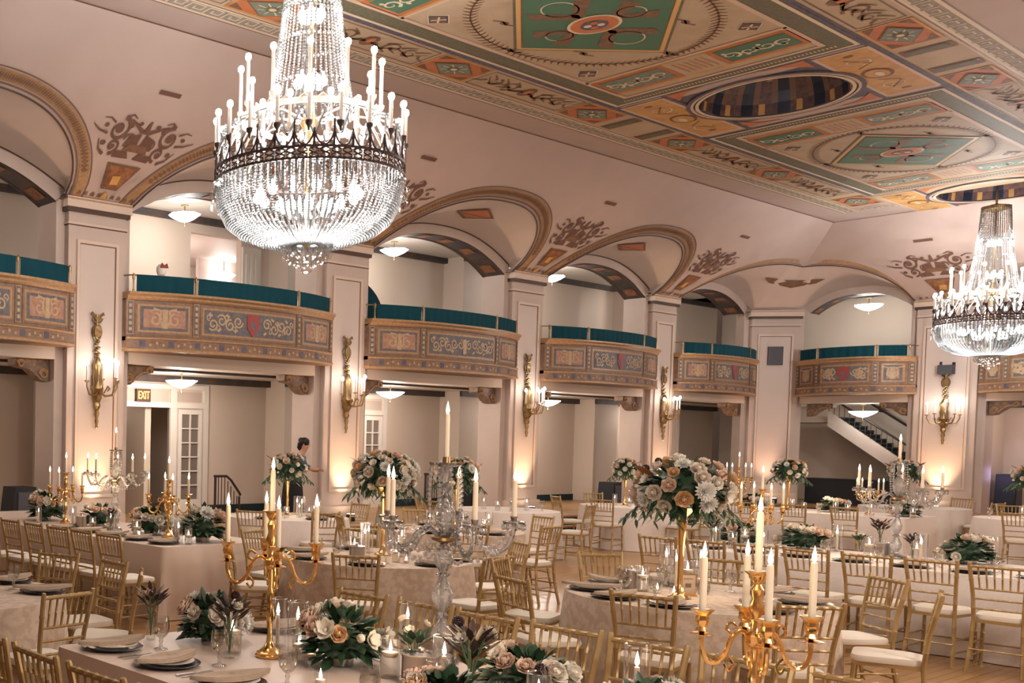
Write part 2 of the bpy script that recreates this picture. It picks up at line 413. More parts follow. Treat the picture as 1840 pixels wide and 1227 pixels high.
def lozenge_cell(x0, x1, y0, y1):
    R('orange', x0, x1, y0, y1, 2); frame('gold', x0, x1, y0, y1, .035, 3)
    cx, cy = (x0+x1)/2, (y0+y1)/2; a, b = (x1-x0)*.40, (y1-y0)*.42
    for sx in (-1, 1):
        for sy in (-1, 1):
            PL('wine' if 'wine' in CI else 'brown', [(cx+sx*(x1-x0)*.45, cy+sy*(y1-y0)*.42), (cx+sx*(x1-x0)*.24, cy+sy*(y1-y0)*.42), (cx+sx*(x1-x0)*.45, cy+sy*(y1-y0)*.2)], 3)
    PL('brown', [(cx+a,cy),(cx,cy+b),(cx-a,cy),(cx,cy-b)], 4)
    a *= .9; b *= .9; PL('sage', [(cx+a,cy),(cx,cy+b),(cx-a,cy),(cx,cy-b)], 5)
    EL('olive', (cx,cy), .12, .09, 6, 12); EL('cream', (cx,cy), .06, .045, 7, 8)
    for k in range(8):
        g = k*pi/4; RB('cream', [(cx+.1*cos(g), cy+.07*sin(g)), (cx+.24*cos(g), cy+.17*sin(g)*.9)], .02, 6)
def scroll_panel(x0, x1, y0, y1, m='brown'):
    cx, cy = (x0+x1)/2, (y0+y1)/2; L = (x1-x0)/2; H = (y1-y0)/2
    frame('line', x0+.03, x1-.03, y0+.03, y1-.03, .022, 2)
    for sx in (-1, 1):
        RB(m, [(cx+sx*L*.05, cy+.02), (cx+sx*L*.25, cy+H*.35), (cx+sx*L*.45, cy-H*.1), (cx+sx*L*.7, cy+H*.3), (cx+sx*L*.9, cy-H*.35)], .06, 3, True)
        RB(m, spiral((cx+sx*L*.38, cy-H*.02), H*.55, 1.3, pi/2, sx), .045, 3, True)
        RB(m, spiral((cx+sx*L*.68, cy+H*.05), H*.45, 1.2, -pi/2, -sx), .04, 3, True)
        for k in range(7):
            t = .12+.12*k; a = sx*(.4+.3*(k % 3)); h = H*(.45+.3*(k % 2))
            RB(m, [(cx+sx*L*t, cy-H*.2*(k % 2)), (cx+sx*L*t+sx*.06, cy+h*.5*(-1)**k), (cx+sx*L*t+sx*.2, cy+h*.85*(-1)**k)], .055, 3, True)
    EL(m, (cx, cy), .13, .17, 3, 10); EL('orange', (cx, cy-.02), .06, .09, 4, 8)
def coffer(x0, x1):
    """one long painted panel: olive frame, end strips, wreath and green lozenge"""
    cx = (x0+x1)/2; hx = (x1-x0)/2; y0, y1 = 2*YC-9.80, 9.80
    frame('blue', x0, x1, y0, y1, .06, 3); frame('cream', x0+.06, x1-.06, y0+.06, y1-.06, .05, 4)
    frame('olive', x0+.11, x1-.11, y0+.11, y1-.11, .25, 3); frame('pinkline', x0+.36, x1-.36, y0+.36, y1-.36, .07, 4)
    R('tan', x0+.4, x1-.4, y0+.4, y1-.4, 2)
    for i in range(60):                          # small dots on the olive band of the cross sides
        for xx in (x0+.23, x1-.23):
            yy = y0+.3+i*(y1-y0-.6)/59; R('pinkline', xx-.035, xx+.035, yy-.012, yy+.012, 4)
    for s in (-1, 1):
        a, b = sorted((cx+s*2.13, cx+s*3.03)); R('gold', a, b, YC-1.40, YC+1.40, 3); R('pinkline', *sorted((cx+s*2.10, cx+s*2.16)), YC-1.40, YC+1.40, 4)
        R('tan', a+.08, b-.08, YC-.3, YC+.3, 4); 
        for t in (-1, 1):
            c0, c1 = sorted((YC+t*.36, YC+t*1.32)); frame('orange', a+.08, b-.08, c0-.05, c1+.05, .07, 4); R('sage' if s*t > 0 else 'green', a+.16, b-.16, c0+.02, c1-.02, 5)
            for k in range(4):
                q = c0+.14+k*(c1-c0-.28)/3; RB('cream', spiral(((a+b)/2, q), .13, 1.2, k*2.0, (-1)**k, 12), .05, 6, True); EL('cream', ((a+b)/2+.12*(-1)**k, q+.05), .045, .03, 6, 8)
        for k in range(6): RB('orange', [((a+b)/2-.25, YC-.2+k*.08), ((a+b)/2+.25, YC-.22+k*.08)], .02, 5)
    a, b = 1.95, 1.26                            # laurel wreath
    EL('brown', (cx, YC), a, b, 3, 72, .022)
    for i in range(100):
        g = 2*pi*i/100; px, py = cx+a*cos(g), YC+b*sin(g); tx, ty = -a*sin(g), b*cos(g); h = hypot(tx, ty); tx /= h; ty /= h
        sg = 1 if cos(g) < 0 else -1; sg = -sg if sin(g) < 0 else sg
        for s in (-1, 1):
            ex, ey = px+.10*(s*ty+.6*sg*tx), YC+(py-YC)+.10*(-s*tx+.6*sg*ty)
            RB('brown', [(px, py), ((px+ex)/2+.01, (py+ey)/2), (ex, ey)], .045, 3, True)
    for (dx, dy) in ((1.72,1.13),(-1.72,1.13),(1.72,-1.13),(-1.72,-1.13)):
        x, y = cx+dx, YC+dy
        for (r, m, l) in ((.235,'cream',3),(.21,'blue',4),(.16,'brown',5)): PL(m, [(x+r*.95,y),(x,y+r*.72),(x-r*.95,y),(x,y-r*.72)], l)
        for k in range(2): RB('cream' , [(x-.1*cos(k*pi/2+.75), y-.1*sin(k*pi/2+.75)), (x+.1*cos(k*pi/2+.75), y+.1*sin(k*pi/2+.75))], .028, 6)
    for g in range(8):                           # sprigs between wreath and lozenge
        t = 2*pi*g/8; x, y = cx+1.62*cos(t)*(1 if g % 2 == 0 else .80), YC+1.0*sin(t)*(1.1 if g % 2 == 0 else 1.0)
        if abs((x-cx)/1.75)+abs((y-YC)/1.19) < 1.06: x = cx+(x-cx)*1.12; y = YC+(y-YC)*1.12
        EL('brown', (x, y), .075, .05, 3, 9); RB('brown', [(x-.2,y+.03),(x-.06,y-.02),(x+.06,y+.02),(x+.2,y-.03)], .03, 3)
    for (k, m, l) in ((1.0,'olive',4),(.965,'goldline',5),(.905,'brown',6),(.885,'green',7)):
        PL(m, [(cx+1.78*k,YC),(cx,YC+1.19*k),(cx-1.78*k,YC),(cx,YC-1.19*k)], l)
    for s in (-1, 1):
        PL('brown', [(cx+s*.25,YC),(cx+s*.75,YC+.40),(cx+s*1.0,YC+.34),(cx+s*.45,YC-.05)], 8); PL('brown', [(cx+s*.25,YC),(cx+s*.75,YC-.40),(cx+s*1.0,YC-.34),(cx+s*.45,YC+.05)], 8)
        PL('brown', [(cx,YC+s*.2),(cx+.42,YC+s*.62),(cx+.2,YC+s*.74),(cx-.05,YC+s*.3)], 8); PL('brown', [(cx,YC+s*.2),(cx-.42,YC+s*.62),(cx-.2,YC+s*.74),(cx+.05,YC+s*.3)], 8)
        EL('cream', (cx+s*.78, YC), .27, .20, 8, 24, .02); EL('cream', (cx, YC+s*.5), .2, .16, 8, 24, .018)
    EL('cream', (cx,YC), .33, .33, 9, 28); EL('orange', (cx,YC), .29, .29, 10, 28); EL('blue', (cx,YC), .17, .17, 11, 16)
    for k in range(4):
        g = k*pi/2+.5; EL('cream' if k % 2 else 'orange', (cx+.08*cos(g), YC+.08*sin(g)), .05, .05, 12, 8)
for (a, b) in ((9.57, 16.80), (19.70, 26.93), (-.6+1.65, 6.53)): coffer(a, b)
def cross_bay(d):
    x0, x1 = d-1.40, d+1.50
    for s in (-1, 1):
        y0, y1 = sorted((YC+s*1.05, YC+s*1.76)); frame('pinkline', d-1.30, d+1.36, y0, y1, .05, 3); R('gold', d-1.25, d+1.31, y0+.05, y1-.05, 3)
        EL('brown', (d+.02, YC+s*1.40), .27, .19, 4, 20); EL('gold', (d+.02, YC+s*1.40), .22, .145, 5, 20); EL('cream', (d+.05, YC+s*1.42), .12, .05, 6, 12)
        for t in (-1, 1):
            RB('cream', spiral((d+t*.72, YC+s*1.40), .19, 1.4, 0, t), .03, 4, True); EL('wine' if 'wine' in CI else 'brown', (d+t*1.05, YC+s*1.42), .05, .07, 4, 8)
            RB('brown', [(d+t*.35,YC+s*1.3),(d+t*.55,YC+s*1.52),(d+t*.9,YC+s*1.3)], .02, 4)
        y0, y1 = sorted((YC+s*.98, YC+s*1.05)); R('blue', x0, x1, y0, y1, 3)
    for (r, m, w, l) in ((DR+.02,'cream',.05,7),(DR+.09,'pinkline',.04,7),(DR+.14,'blue',.06,6)): EL(m, (d, YC), r, r, l, 56, w)
    for sx in (-1, 1):                           # spandrels beside the dome
        for sy in (-1, 1):
            cx, cy = d+sx*1.36, YC+sy*.97
            PL('orange', [(cx,cy)]+[(d+sx*1.24*cos(g), YC+sy*1.24*sin(g)) for g in (.05,.2,.4,.6,.72)][::-1][:5] if False else [(cx,cy),(cx-sx*.42,cy),(cx-sx*.2,cy-sy*.16),(cx-sx*.08,cy-sy*.3),(cx,cy-sy*.62)], 2)
for d in DOMES[:2]: cross_bay(d)
cross_bay(DOMES[2])
for c in (3.0, 13.15-7.23, 9.5, 13.15, 16.77, 19.68, 23.35):
    for s in (0, 1):
        y0, y1 = sorted((S(9.87)[s], S(10.50)[s])); lozenge_cell(c-.56, c+.56, y0, y1)
for (a, b) in ((10.1,12.55),(13.75,16.17),(20.28,22.75),(23.95,26.4),(3.6,5.3),(6.5,8.9)):
    for s in (0, 1):
        y0, y1 = sorted((S(9.87)[s], S(10.50)[s])); scroll_panel(a, b, y0, y1)
for a in (17.55, 18.62):
    for s in (0, 1):
        y0, y1 = sorted((S(9.89)[s], S(10.50)[s])); R('brown', a, a+.28, y0, y1, 3); R('olive', a+.05, a+.23, y0+.06, y1-.06, 4)
for s in (0, 1):
    y0, y1 = sorted((S(9.87)[s], S(10.50)[s])); lozenge_cell(26.72, 27.85, y0, y1)
    y0, y1 = sorted((S(11.46)[s], S(11.50)[s])); R('line', 1, XF, y0, y1, 1)
R('line', XF-.05, XF-.01, YR_, YL_, 1)
ceil = struct('ceiling', cm, [M_[n] for n in CMAT], smooth=False)
for d in DOMES:                                  # coffered domes with dark panels between painted ribs
    mb = MB(); n = 72
    for j in range(8):
        f0, f1 = j/8*pi/2*.93, (j+1)/8*pi/2*.93
        for i in range(n):
            a, b = 2*pi*i/n, 2*pi*(i+1)/n; k = i % 6
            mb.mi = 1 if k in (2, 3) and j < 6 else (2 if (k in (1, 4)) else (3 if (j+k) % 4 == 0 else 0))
            if j == 0: mb.mi = 4 if k == 0 else (1 if k in (2, 3) else 0)
            g = lambda t, f: (d+DR*cos(f)*cos(t), YC+DR*cos(f)*sin(t), ZT+.95*sin(f))
            mb.poly([g(a,f0), g(b,f0), g(b,f1), g(a,f1)])
    mb.mi = 1; mb.poly([(d+DR*.11*cos(2*pi*i/24)*1.1, YC+DR*.11*sin(2*pi*i/24)*1.1, ZT+.95*sin(pi/2*.93)) for i in range(24)])
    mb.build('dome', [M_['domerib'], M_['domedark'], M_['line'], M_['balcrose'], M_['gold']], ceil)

# ------------------------------------------------------------------ cove with lunettes
def bay_c(i): return (COLS[i]+COLS[i+1])/2
BAYC = [bay_c(i) for i in range(4)]
HG, AG = 2.22, .95
def groin_z(x):
    z = Z0
    for c in BAYC+[BAYC[0]-5.735]:
        d = (x-c)/HG
        if abs(d) < 1: z = Z0+AG*bell(d)
    return z
cv = MB(); lines = MB(); band = MB(); XB = 27.15
nx = 230
def fx(u): return 1.0+(XB-1.0)*u
cv.mi = 0
cv.grid(lambda u, t: covel(fx(u), 0) if False else (lambda x, q0: (x, YW-RUN*(q0+(1-q0)*t), prof(q0+(1-q0)*t)))(fx(u), qz(groin_z(fx(u)))), nx, 10)
# opposite cove, plain
cv.grid(lambda u, t: (1.0+(XF+2.5-1.0)*u, 2*YC-(YW-RUN*t), prof(t)), 40, 10)
# end-wall cove beyond the corner bay
YB = 10.57
def cove_end(y, q): return (XE-RUN*q, y, prof(q))
ENDC = [YC]                                     # middle bay of the end wall
def groin_e(y):
    d = (y-YC)/1.38
    return Z0+.62*bell(d) if abs(d) < 1 else Z0
cv.grid(lambda u, t: (lambda y, q0: cove_end(y, q0+(1-q0)*t))(YB-(YB-3.0)*u, qz(groin_e(YB-(YB-3.0)*u))), 60, 10)
# corner: groin runs from pilaster to pilaster, highest on the diagonal
QC = qz(Z0+.98); DX, DY = XE-RUN*QC, YW-RUN*QC
def corner_groin(s, grow=0.0):
    if s <= .5:
        a = s*2; z = Z0+(.98+grow)*bell(1-a); x = XB+(DX-XB)*a; q = qz(z)
        return (x, YW-RUN*min(q, (XE-x)/RUN), z)
    a = (1-s)*2; z = Z0+(.98+grow)*bell(1-a); y = YB+(DY-YB)*a; q = qz(z)
    return (XE-RUN*min(q, (YW-y)/RUN), y, z)
def corner_trim(s):
    if s <= .5: return (XB+(XF-XB)*s*2, YL_, ZT)
    return (XF, YB+(YL_-YB)*(1-s)*2, ZT)
def corner_cove(s, t):
    g, T = corner_groin(s), corner_trim(s)
    x, y = g[0]+(T[0]-g[0])*t, g[1]+(T[1]-g[1])*t
    q1, q2 = (XE-x)/RUN, (YW-y)/RUN
    z = prof(max(0, min(q1, q2)-.05*max(0, 1-abs(q1-q2)/.25)**2*(1-min(q1,q2))))
    return (x, y, z if t > 0 else g[2])
cv.grid(corner_cove, 60, 10)
struct('ceiling_cove', cv, [M_['cove']])
# lunettes, arches, reveals
lun = MB(); LN = 40
ARCH_N = .12                                     # arch face sits behind the pilaster face
def zi(d, k=1.0): return 5.54+.59*k*(1-abs(d)**2.3)
def ze(d, k=1.0): return 5.72+.61*k*(1-abs(d)**2.3)
for c in BAYC:
    lun.grid(lambda u, t: (lambda d, g: (c+d*(2.35+(HG-2.35)*t), YW+ARCH_N+(YW-RUN*qz(g)-YW-ARCH_N)*t, ze(d)+(g-ze(d))*t+.0*sin(pi*t)))(2*u-1, Z0+.12*(1-abs(2*u-1)**2)**2*0+AG*bell(2*u-1)), LN, 8)
    lines.mi = 0
    gp = [(c+HG*d, YW-RUN*qz(Z0+AG*bell(d))-.006, Z0+AG*bell(d)-.01) for d in [(-1+2*i/60) for i in range(61)]]
    lines.tube(gp, .016, 5)
    lines.tube([(c+2.35*d, YW+ARCH_N-.01, ze(d)) for d in [(-1+2*i/40) for i in range(41)]], .017, 5)
    # gilt leaf band on the cove above the groin
    def gz(d, o): return covel(c+d*(HG+o), Z0+(AG+o*.62)*bell(d), .012)
    ds = [(-1+2*i/90) for i in range(91)]
    for (o0, o1, m) in ((.05,.08,0),(.10,.27,1),(.29,.31,0)):
        band.mi = m
        band.add([gz(d, o) for d in ds for o in (o0, o1)], [(2*i, 2*i+1, 2*i+3, 2*i+2) for i in range(90)])
    band.mi = 2
    for i in range(4, 117):
        d = -1+2*i/120
        def g2(dd, o): return covel(c+dd*(HG+o), Z0+(AG+o*.62)*bell(dd), .02)
        band.add([g2(d,.12), g2(d+.010,.17), g2(d+.004,.25), g2(d-.006,.18)], [(0,1,2,3)])
    # diamond painted on the vault
    for (r, m, lo) in ((1.0,3,.012),(.80,4,.02)):
        band.mi = m; q = []
        for (du, dt) in ((.26*r,.0),(0,.20*r),(-.26*r,0),(0,-.20*r)):
            d, t = du, .52+dt; g = Z0+AG*bell(d)
            q.append((c+d*(2.35+(HG-2.35)*t), YW+ARCH_N+(YW-RUN*qz(g)-YW-ARCH_N)*t-.02*lo/.012, ze(d)+(g-ze(d))*t-lo))
        band.poly(q)
# corner bay lunette
PX0, PY1 = 31.17, 13.17                          # chamfered corner pier: (PX0, YW) to (XE, PY1)
c5, h5 = (27.195+PX0)/2, (PX0-27.195)/2
c6, h6 = (PY1+10.52)/2, (PY1-10.52)/2
def low_edge(s):
    if s < .42:
        d = 2*(s/.42)-1; return (c5+d*(h5-.02), YW+ARCH_N, 5.72+.50*(1-abs(d)**2.3))
    if s < .58:
        t = (s-.42)/.16; return (PX0+(XE-PX0)*t, YW+(PY1-YW)*t, 5.66)
    d = 2*((s-.58)/.42)-1; return (XE+ARCH_N, c6-d*(h6-.02), 5.72+.42*(1-abs(d)**2.3))
def cl(u, t):
    a = low_edge(u); g = corner_groin(u); return tuple(a[k]+(g[k]-a[k])*t for k in range(3))
lun.grid(cl, 100, 8)
lines.tube([corner_groin(i/60) for i in range(61)], .018, 5)
def cg(s, o, lo=.012):
    p = Vector(corner_groin(s)); e = abs(2*s-1)
    T = Vector(corner_trim(s)); return tuple(p+(T-p).normalized()*o*(.35+.65*bell(e, 2.4, .5))+Vector((0,0,-lo)))
for (o0, o1, m) in ((.06,.09,0),(.11,.24,1)):
    band.mi = m; band.add([cg(i/80, o) for i in range(81) for o in (o0, o1)], [(2*i, 2*i+1, 2*i+3, 2*i+2) for i in range(80)])
band.mi = 3
def cdm(u, t): p = cl(u, t); return (p[0]-.02, p[1]-.02, p[2]-.015)
band.poly([cdm(.36,.60), cdm(.40,.66), cdm(.50,.69), cdm(.60,.66), cdm(.64,.60), cdm(.60,.55), cdm(.50,.52), cdm(.40,.55)])
for s in (0,):                                   # end wall middle lunette
    lun.grid(lambda u, t: (lambda d, g: (XE+ARCH_N+(XE-RUN*qz(g)-XE-ARCH_N)*t, YC+d*1.4, (5.72+.42*(1-abs(d)**2.3))*(1-t)+g*t))(2*u-1, Z0+.62*bell(2*u-1)), 30, 6)
struct('ceiling_vault', lun, [M_['covepale']])
# painted pendentives above each pilaster
def pend(put, cx):
    def Q(m, pts, lo=.014): band.mi = m; band.poly([put(cx+u, z, lo) for u, z in pts])
    def RBc(m, pts, w, lo=.016):
        band.mi = m; n = len(pts); vs = []
        for i, p in enumerate(pts):
            a, b = pts[max(0,i-1)], pts[min(n-1,i+1)]; dx, dz = b[0]-a[0], b[1]-a[1]; h = hypot(dx,dz) or 1; k = w/2*(1-.6*i/(n-1))
            vs += [put(cx+p[0]-dz/h*k, p[1]+dx/h*k, lo), put(cx+p[0]+dz/h*k, p[1]-dx/h*k, lo)]
        band.add(vs, [(2*i,2*i+1,2*i+3,2*i+2) for i in range(n-1)])
    Q(2, [(-.15,5.76),(.15,5.76),(.31,6.05),(-.31,6.05)]); Q(5, [(-.125,5.79),(.125,5.79),(.255,6.03),(-.255,6.03)], .02)
    Q(6, [(-.06,5.82),(.08,5.83),(.05,5.93),(-.09,5.92)], .026)
    for k in range(9): Q(2, [(-.5+k*.125,5.66),(-.42+k*.125,5.66),(-.44+k*.125,5.70),(-.48+k*.125,5.70)])
    Q(6, [(-.06,5.65),(.06,5.65),(.04,5.72),(-.04,5.72)], .02)
    sp = lambda c, r, t, a, s: [(c[0]+r*1.35*(1-.75*i/18)*cos(a+s*2*pi*t*i/18), c[1]+r*(1-.75*i/18)*sin(a+s*2*pi*t*i/18)) for i in range(19)]
    for s in (-1, 1):
        RBc(7, sp((s*.46,6.40), .13, 1.3, pi/2, s), .05); RBc(7, sp((s*.42,6.22), .085, 1.2, -pi/2, -s), .04)
        Q(7, [(s*.04,6.12),(s*.33,6.11),(s*.36,6.18),(s*.12,6.20)]); Q(7, [(s*.02,6.22),(s*.26,6.24),(s*.22,6.36),(s*.04,6.40)])
        RBc(7, [(s*.06,6.42),(s*.2,6.47),(s*.34,6.52)], .05); RBc(7, [(s*.62,6.34),(s*.78,6.36),(s*.92,6.41)], .03); RBc(7, [(s*.5,6.12),(s*.62,6.17),(s*.7,6.27)], .035)
    for s in (-1, 1):
        for (u, z, r) in ((.46,6.40,.045),(.42,6.22,.03),(.30,6.46,.03),(.16,6.50,.025),(.60,6.24,.03),(.70,6.42,.025),(.28,6.15,.03)):
            Q(7, [(s*u+r*1.5*cos(k*pi/4), z+r*cos(pi/8)*sin(k*pi/4)) for k in range(8)], .018)
        RBc(7, sp((s*.20,6.31), .075, 1.1, pi, s), .035); RBc(7, [(s*.46,6.53),(s*.36,6.57),(s*.27,6.54)], .03); RBc(7, [(s*.58,6.46),(s*.70,6.50),(s*.80,6.49)], .025)
    Q(7, [(-.05,6.40),(.05,6.40),(.02,6.54),(-.02,6.54)]); Q(2, [(-.22,6.20),(.22,6.20),(.16,6.28),(-.16,6.28)], .02)
    Q(8, [(-.19,6.82),(.19,6.82),(.19,6.865),(-.19,6.865)], .02)
for cx in COLS: pend(lambda x, z, lo: covel(x, z, lo), cx)
pend(lambda y, z, lo: (XE-RUN*qz(z)-.58*lo, y, z-.81*lo), 9.885)
struct('trim_1', lines, [M_['darkline']]); struct('trim_2', band, [M_['line'], M_['balcgold'], M_['brown'], M_['brown'], M_['orange'], M_['wine'], M_['gold'], M_['vent'], M_['vent']], smooth=False)

# ------------------------------------------------------------------ walls
PLG = lambda s, n, z: (s, YW+n, z)
PEN = lambda s, n, z: (XE+n, s, z)
def pilaster(P, c, w, name):
    """panelled pilaster with capital, plinth and raised panel moulding"""
    mb = MB(); B = lambda a0,a1,n0,n1,z0,z1: mb.box(a0,a1,n0,n1,z0,z1,P)
    mb.mi = 0; B(c-w, c+w, 0, .68, PLZ, 5.62); B(c-w-.16, c+w+.16, .12, .68, PLZ, 5.58)
    mb.mi = 1; B(c-w+.20, c+w-.20, -.006, .01, .95, 4.92)
    mb.mi = 2
    for (a0,a1,z0,z1) in ((c-w+.15,c-w+.20,.90,4.97),(c+w-.20,c+w-.15,.90,4.97),(c-w+.20,c+w-.20,4.92,4.97),(c-w+.20,c+w-.20,.90,.95)): B(a0,a1,-.03,.01,z0,z1)
    mb.mi = 3
    for (a0,a1,z0,z1) in ((c-w+.20,c-w+.215,.95,4.92),(c+w-.215,c+w-.20,.95,4.92),(c-w+.215,c+w-.215,4.905,4.92)): B(a0,a1,-.010,.0,z0,z1)
    mb.mi = 2; B(c-w-.02, c+w+.02, -.02, .5, 5.20, 5.235); B(c-w-.07, c+w+.07, -.07, .5, 5.46, 5.62); B(c-w-.05, c+w+.05, -.045, .5, PLZ, .62)
    mb.mi = 4; B(c-w-.05, c+w+.05, -.05, .5, 5.395, 5.46); B(c-w-.012, c+w+.012, -.012, .5, 5.185, 5.20)
    mb.mi = 5; B(c-w-.075, c+w+.075, -.075, .5, 5.575, 5.60)
    return struct(name, mb, [M_['wall'], M_['panel'], M_['trim'], M_['line'], M_['darkline'], M_['balcgold']], smooth=False)
for c in COLS: pilaster(PLG, c, PW, 'wall_pilaster')
pilaster(PEN, 9.885, .635, 'wall_pilaster'); pilaster(PEN, 2*YC-9.885, .635, 'wall_pilaster')
L5 = hypot(XE-PX0, PY1-YW); ux5, uy5 = (XE-PX0)/L5, (PY1-YW)/L5
P45 = lambda s, n, z: (PX0+ux5*s-uy5*n, YW+uy5*s+ux5*n, z)
pilaster(P45, L5/2, L5/2-.02, 'wall_pilaster')
def opening(P, s0, s1, kz, name, depth=.68):
    """arch face, dark painted soffit and jambs between two pilasters"""
    mb = MB(); c, h = (s0+s1)/2, (s1-s0)/2; n = 36; hi = h-.16
    ds = [(-1+2*i/n) for i in range(n+1)]
    mb.mi = 0
    mb.add([q for d in ds for q in (P(c+d*hi, .12, zi(d,kz)), P(c+d*h, .12, ze(d,kz) if abs(d) < 1 else 5.72))], [(2*i,2*i+1,2*i+3,2*i+2) for i in range(n)])
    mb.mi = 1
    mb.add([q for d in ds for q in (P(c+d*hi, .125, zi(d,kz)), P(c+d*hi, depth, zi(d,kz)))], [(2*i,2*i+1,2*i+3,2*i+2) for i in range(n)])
    mb.mi = 2
    for i in range(3, n-2, 6):                   # painted roundels on the soffit
        d0, d1 = ds[i], ds[i+2]
        for (n0, n1) in ((.25, .52),): mb.add([P(c+d*hi, q, zi(d,kz)-.012) for d in (d0,d1) for q in (n0,n1)], [(0,1,3,2)])
    mb.mi = 3
    for (n0, n1) in ((.13,.17),(.61,.66)):
        mb.add([q for d in ds for q in (P(c+d*hi, n0, zi(d,kz)-.008), P(c+d*hi, n1, zi(d,kz)-.008))], [(2*i,2*i+1,2*i+3,2*i+2) for i in range(n)])
    mb.mi = 0                                    # wall above the soffit on the alcove side
    mb.add([q for d in ds for q in (P(c+d*hi, depth, zi(d,kz)), P(c+d*hi, depth, 6.5))], [(2*i,2*i+1,2*i+3,2*i+2) for i in range(n)])
    return struct(name, mb, [M_['wall'], M_['soffit'], M_['wine'], M_['darkline']], smooth=False)
for i in range(4): opening(PLG, COLS[i]+PW, COLS[i+1]-PW, 1.0, 'wall_arch')
opening(PLG, COLS[4]+PW, PX0, .82, 'wall_arch'); opening(PEN, 10.52, PY1, .70, 'wall_arch'); opening(PEN, 2*YC-9.25, 9.25, .70, 'wall_arch')
# galleries behind the arches: upper and lower
FZ, LC, UC = 3.27, 3.10, 6.30                    # balcony floor, lower ceiling, upper ceiling
NB = 2.56                                        # back wall depth behind the wall face
w = MB(); w.mi = 0
def PB(P, a0, a1, n0, n1, z0, z1): w.box(a0,a1,n0,n1,z0,z1,P)
# back wall of the long side with a doorway in two bays
D1 = (11.50, 13.02); D2 = (17.05, 18.42); DH = 2.47
wl = MB(); w = wl; wl.mi = 0
xsp = [1.0, D1[0], D1[1], D2[0], D2[1], 34.6]
for a, b in ((1.0,D1[0]),(D1[1],D2[0]),(D2[1],34.6)): PB(PLG, a, b, NB, NB+.15, PLZ, LC)
for a, b in (D1, D2): PB(PLG, a, b, NB, NB+.15, DH, LC)
UB = (13.40, 14.75)                               # upper bay opening into a brighter room
PB(PLG, 1.0, UB[0], NB, NB+.15, FZ, UC); PB(PLG, UB[1], 34.6, NB, NB+.15, FZ, UC); PB(PLG, UB[0], UB[1], NB, NB+.15, 6.0, UC)
for c in COLS: PB(PLG, c+.36, c+1.5, NB-.58, NB, PLZ, LC); 
for c in (3.705, 15.175, 20.91): PB(PLG, c+.36, c+1.5, NB-.58, NB, FZ, UC)
PB(PLG, 28.7, 29.6, NB-.5, NB, FZ, UC); PB(PLG, 29.9, 31.0, NB-.8, NB, PLZ, LC)
wl.mi = 1; PB(PLG, 1, 36, .68, NB+.1, LC, FZ-.02); PB(PLG, 1, 36, .68, NB+.1, UC, UC+.1)
wl.mi = 2
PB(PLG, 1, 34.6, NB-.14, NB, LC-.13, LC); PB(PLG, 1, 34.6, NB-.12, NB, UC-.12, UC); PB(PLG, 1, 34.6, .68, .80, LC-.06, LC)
for c in COLS:
    PB(PLG, c+.34, c+1.52, NB-.66, NB-.58, LC-.13, LC)
    if abs(c-9.44) > 1 and abs(c-26.645) > 1: PB(PLG, c+.34, c+1.52, NB-.66, NB-.58, UC-.12, UC)
wl.mi = 3
for a, b in ((1.0,D1[0]-.2),(D1[1]+.9,D2[0]-.2),(D2[1]+.9,31)): PB(PLG, a, b, NB-.03, NB, PLZ, PLZ+.17)
wl.mi = 0                                         # front edge beam of the gallery floor
for i in range(4): PB(PLG, COLS[i]+PW+.16, COLS[i+1]-PW-.16, .10, .68, LC-.02, FZ)
PB(PLG, COLS[4]+PW+.16, PX0, .10, .68, LC-.02, FZ)
struct('wall_left', wl, [M_['alcove'], M_['alcoveceil'], M_['soffit'], M_['carpet']], smooth=False)
# corridor seen through the doorway, and the bright room behind the upper bay
w = MB(); w.mi = 0
PB(PLG, 9.0, 20.0, 5.6, 5.7, PLZ, 3.1); PB(PLG, 12.45, 12.6, 2.71, 4.2, PLZ, 3.1); PB(PLG, 9, 20, 2.71, 5.7, 3.1, 3.2); PB(PLG, 8.9, 9.0, 2.71, 5.7, PLZ, 3.1); PB(PLG, 20, 20.1, 2.71, 5.7, PLZ, 3.1)
w.mi = 1; PB(PLG, 11.5, 20.5, 8.0, 8.1, FZ, 6.3); PB(PLG, 11.5, 20.5, 2.71, 8.1, 6.3, 6.4); PB(PLG, 11.4, 11.5, 2.71, 8.1, FZ, 6.3); PB(PLG, 20.4, 20.5, 2.71, 8.1, FZ, 6.3)
w.mi = 2; PB(PLG, 11.5, 20.5, 2.71, 8.0, FZ-.1, FZ); PB(PLG, 16.6, 17.6, 7.4, 8.0, FZ, 6.3)
w.mi = 1; PB(PLG, 16.6, 20.4, 6.2, 6.3, 5.7, 6.3)
struct('wall_corridor', w, [M_['alcove'], M_['panel'], M_['alcove']], smooth=False)
# end wall galleries
we = MB(); w = we; we.mi = 0
PB(PEN, 3.0, 10.0, 2.3, 2.45, PLZ, LC); PB(PEN, 10.0, 16.6, 3.0, 3.15, PLZ, 6.3); PB(PEN, 3.0, 16.6, 2.9, 3.05, LC, 6.3)
PB(PEN, 9.3, 9.5, .68, 2.5, PLZ, LC); PB(PEN, 9.85, 9.95, .68, 3.0, FZ, 6.3)
we.mi = 1; PB(PEN, 3.0, 10.3, .68, 3.1, LC, FZ-.02); PB(PEN, 3.0, 16.6, .68, 3.1, UC, UC+.1); PB(PEN, 10.3, 13.0, .68, 1.5, LC, FZ-.02)
we.mi = 2; PB(PEN, 3.0, 16.6, 2.78, 2.9, UC-.12, UC); PB(PEN, 3.0, 9.3, 2.2, 2.3, LC-.12, LC)
we.mi = 0; PB(PEN, 10.68, PY1, .10, .68, LC-.02, FZ); PB(PEN, 2*YC-9.09, 9.09, .10, .68, LC-.02, FZ)
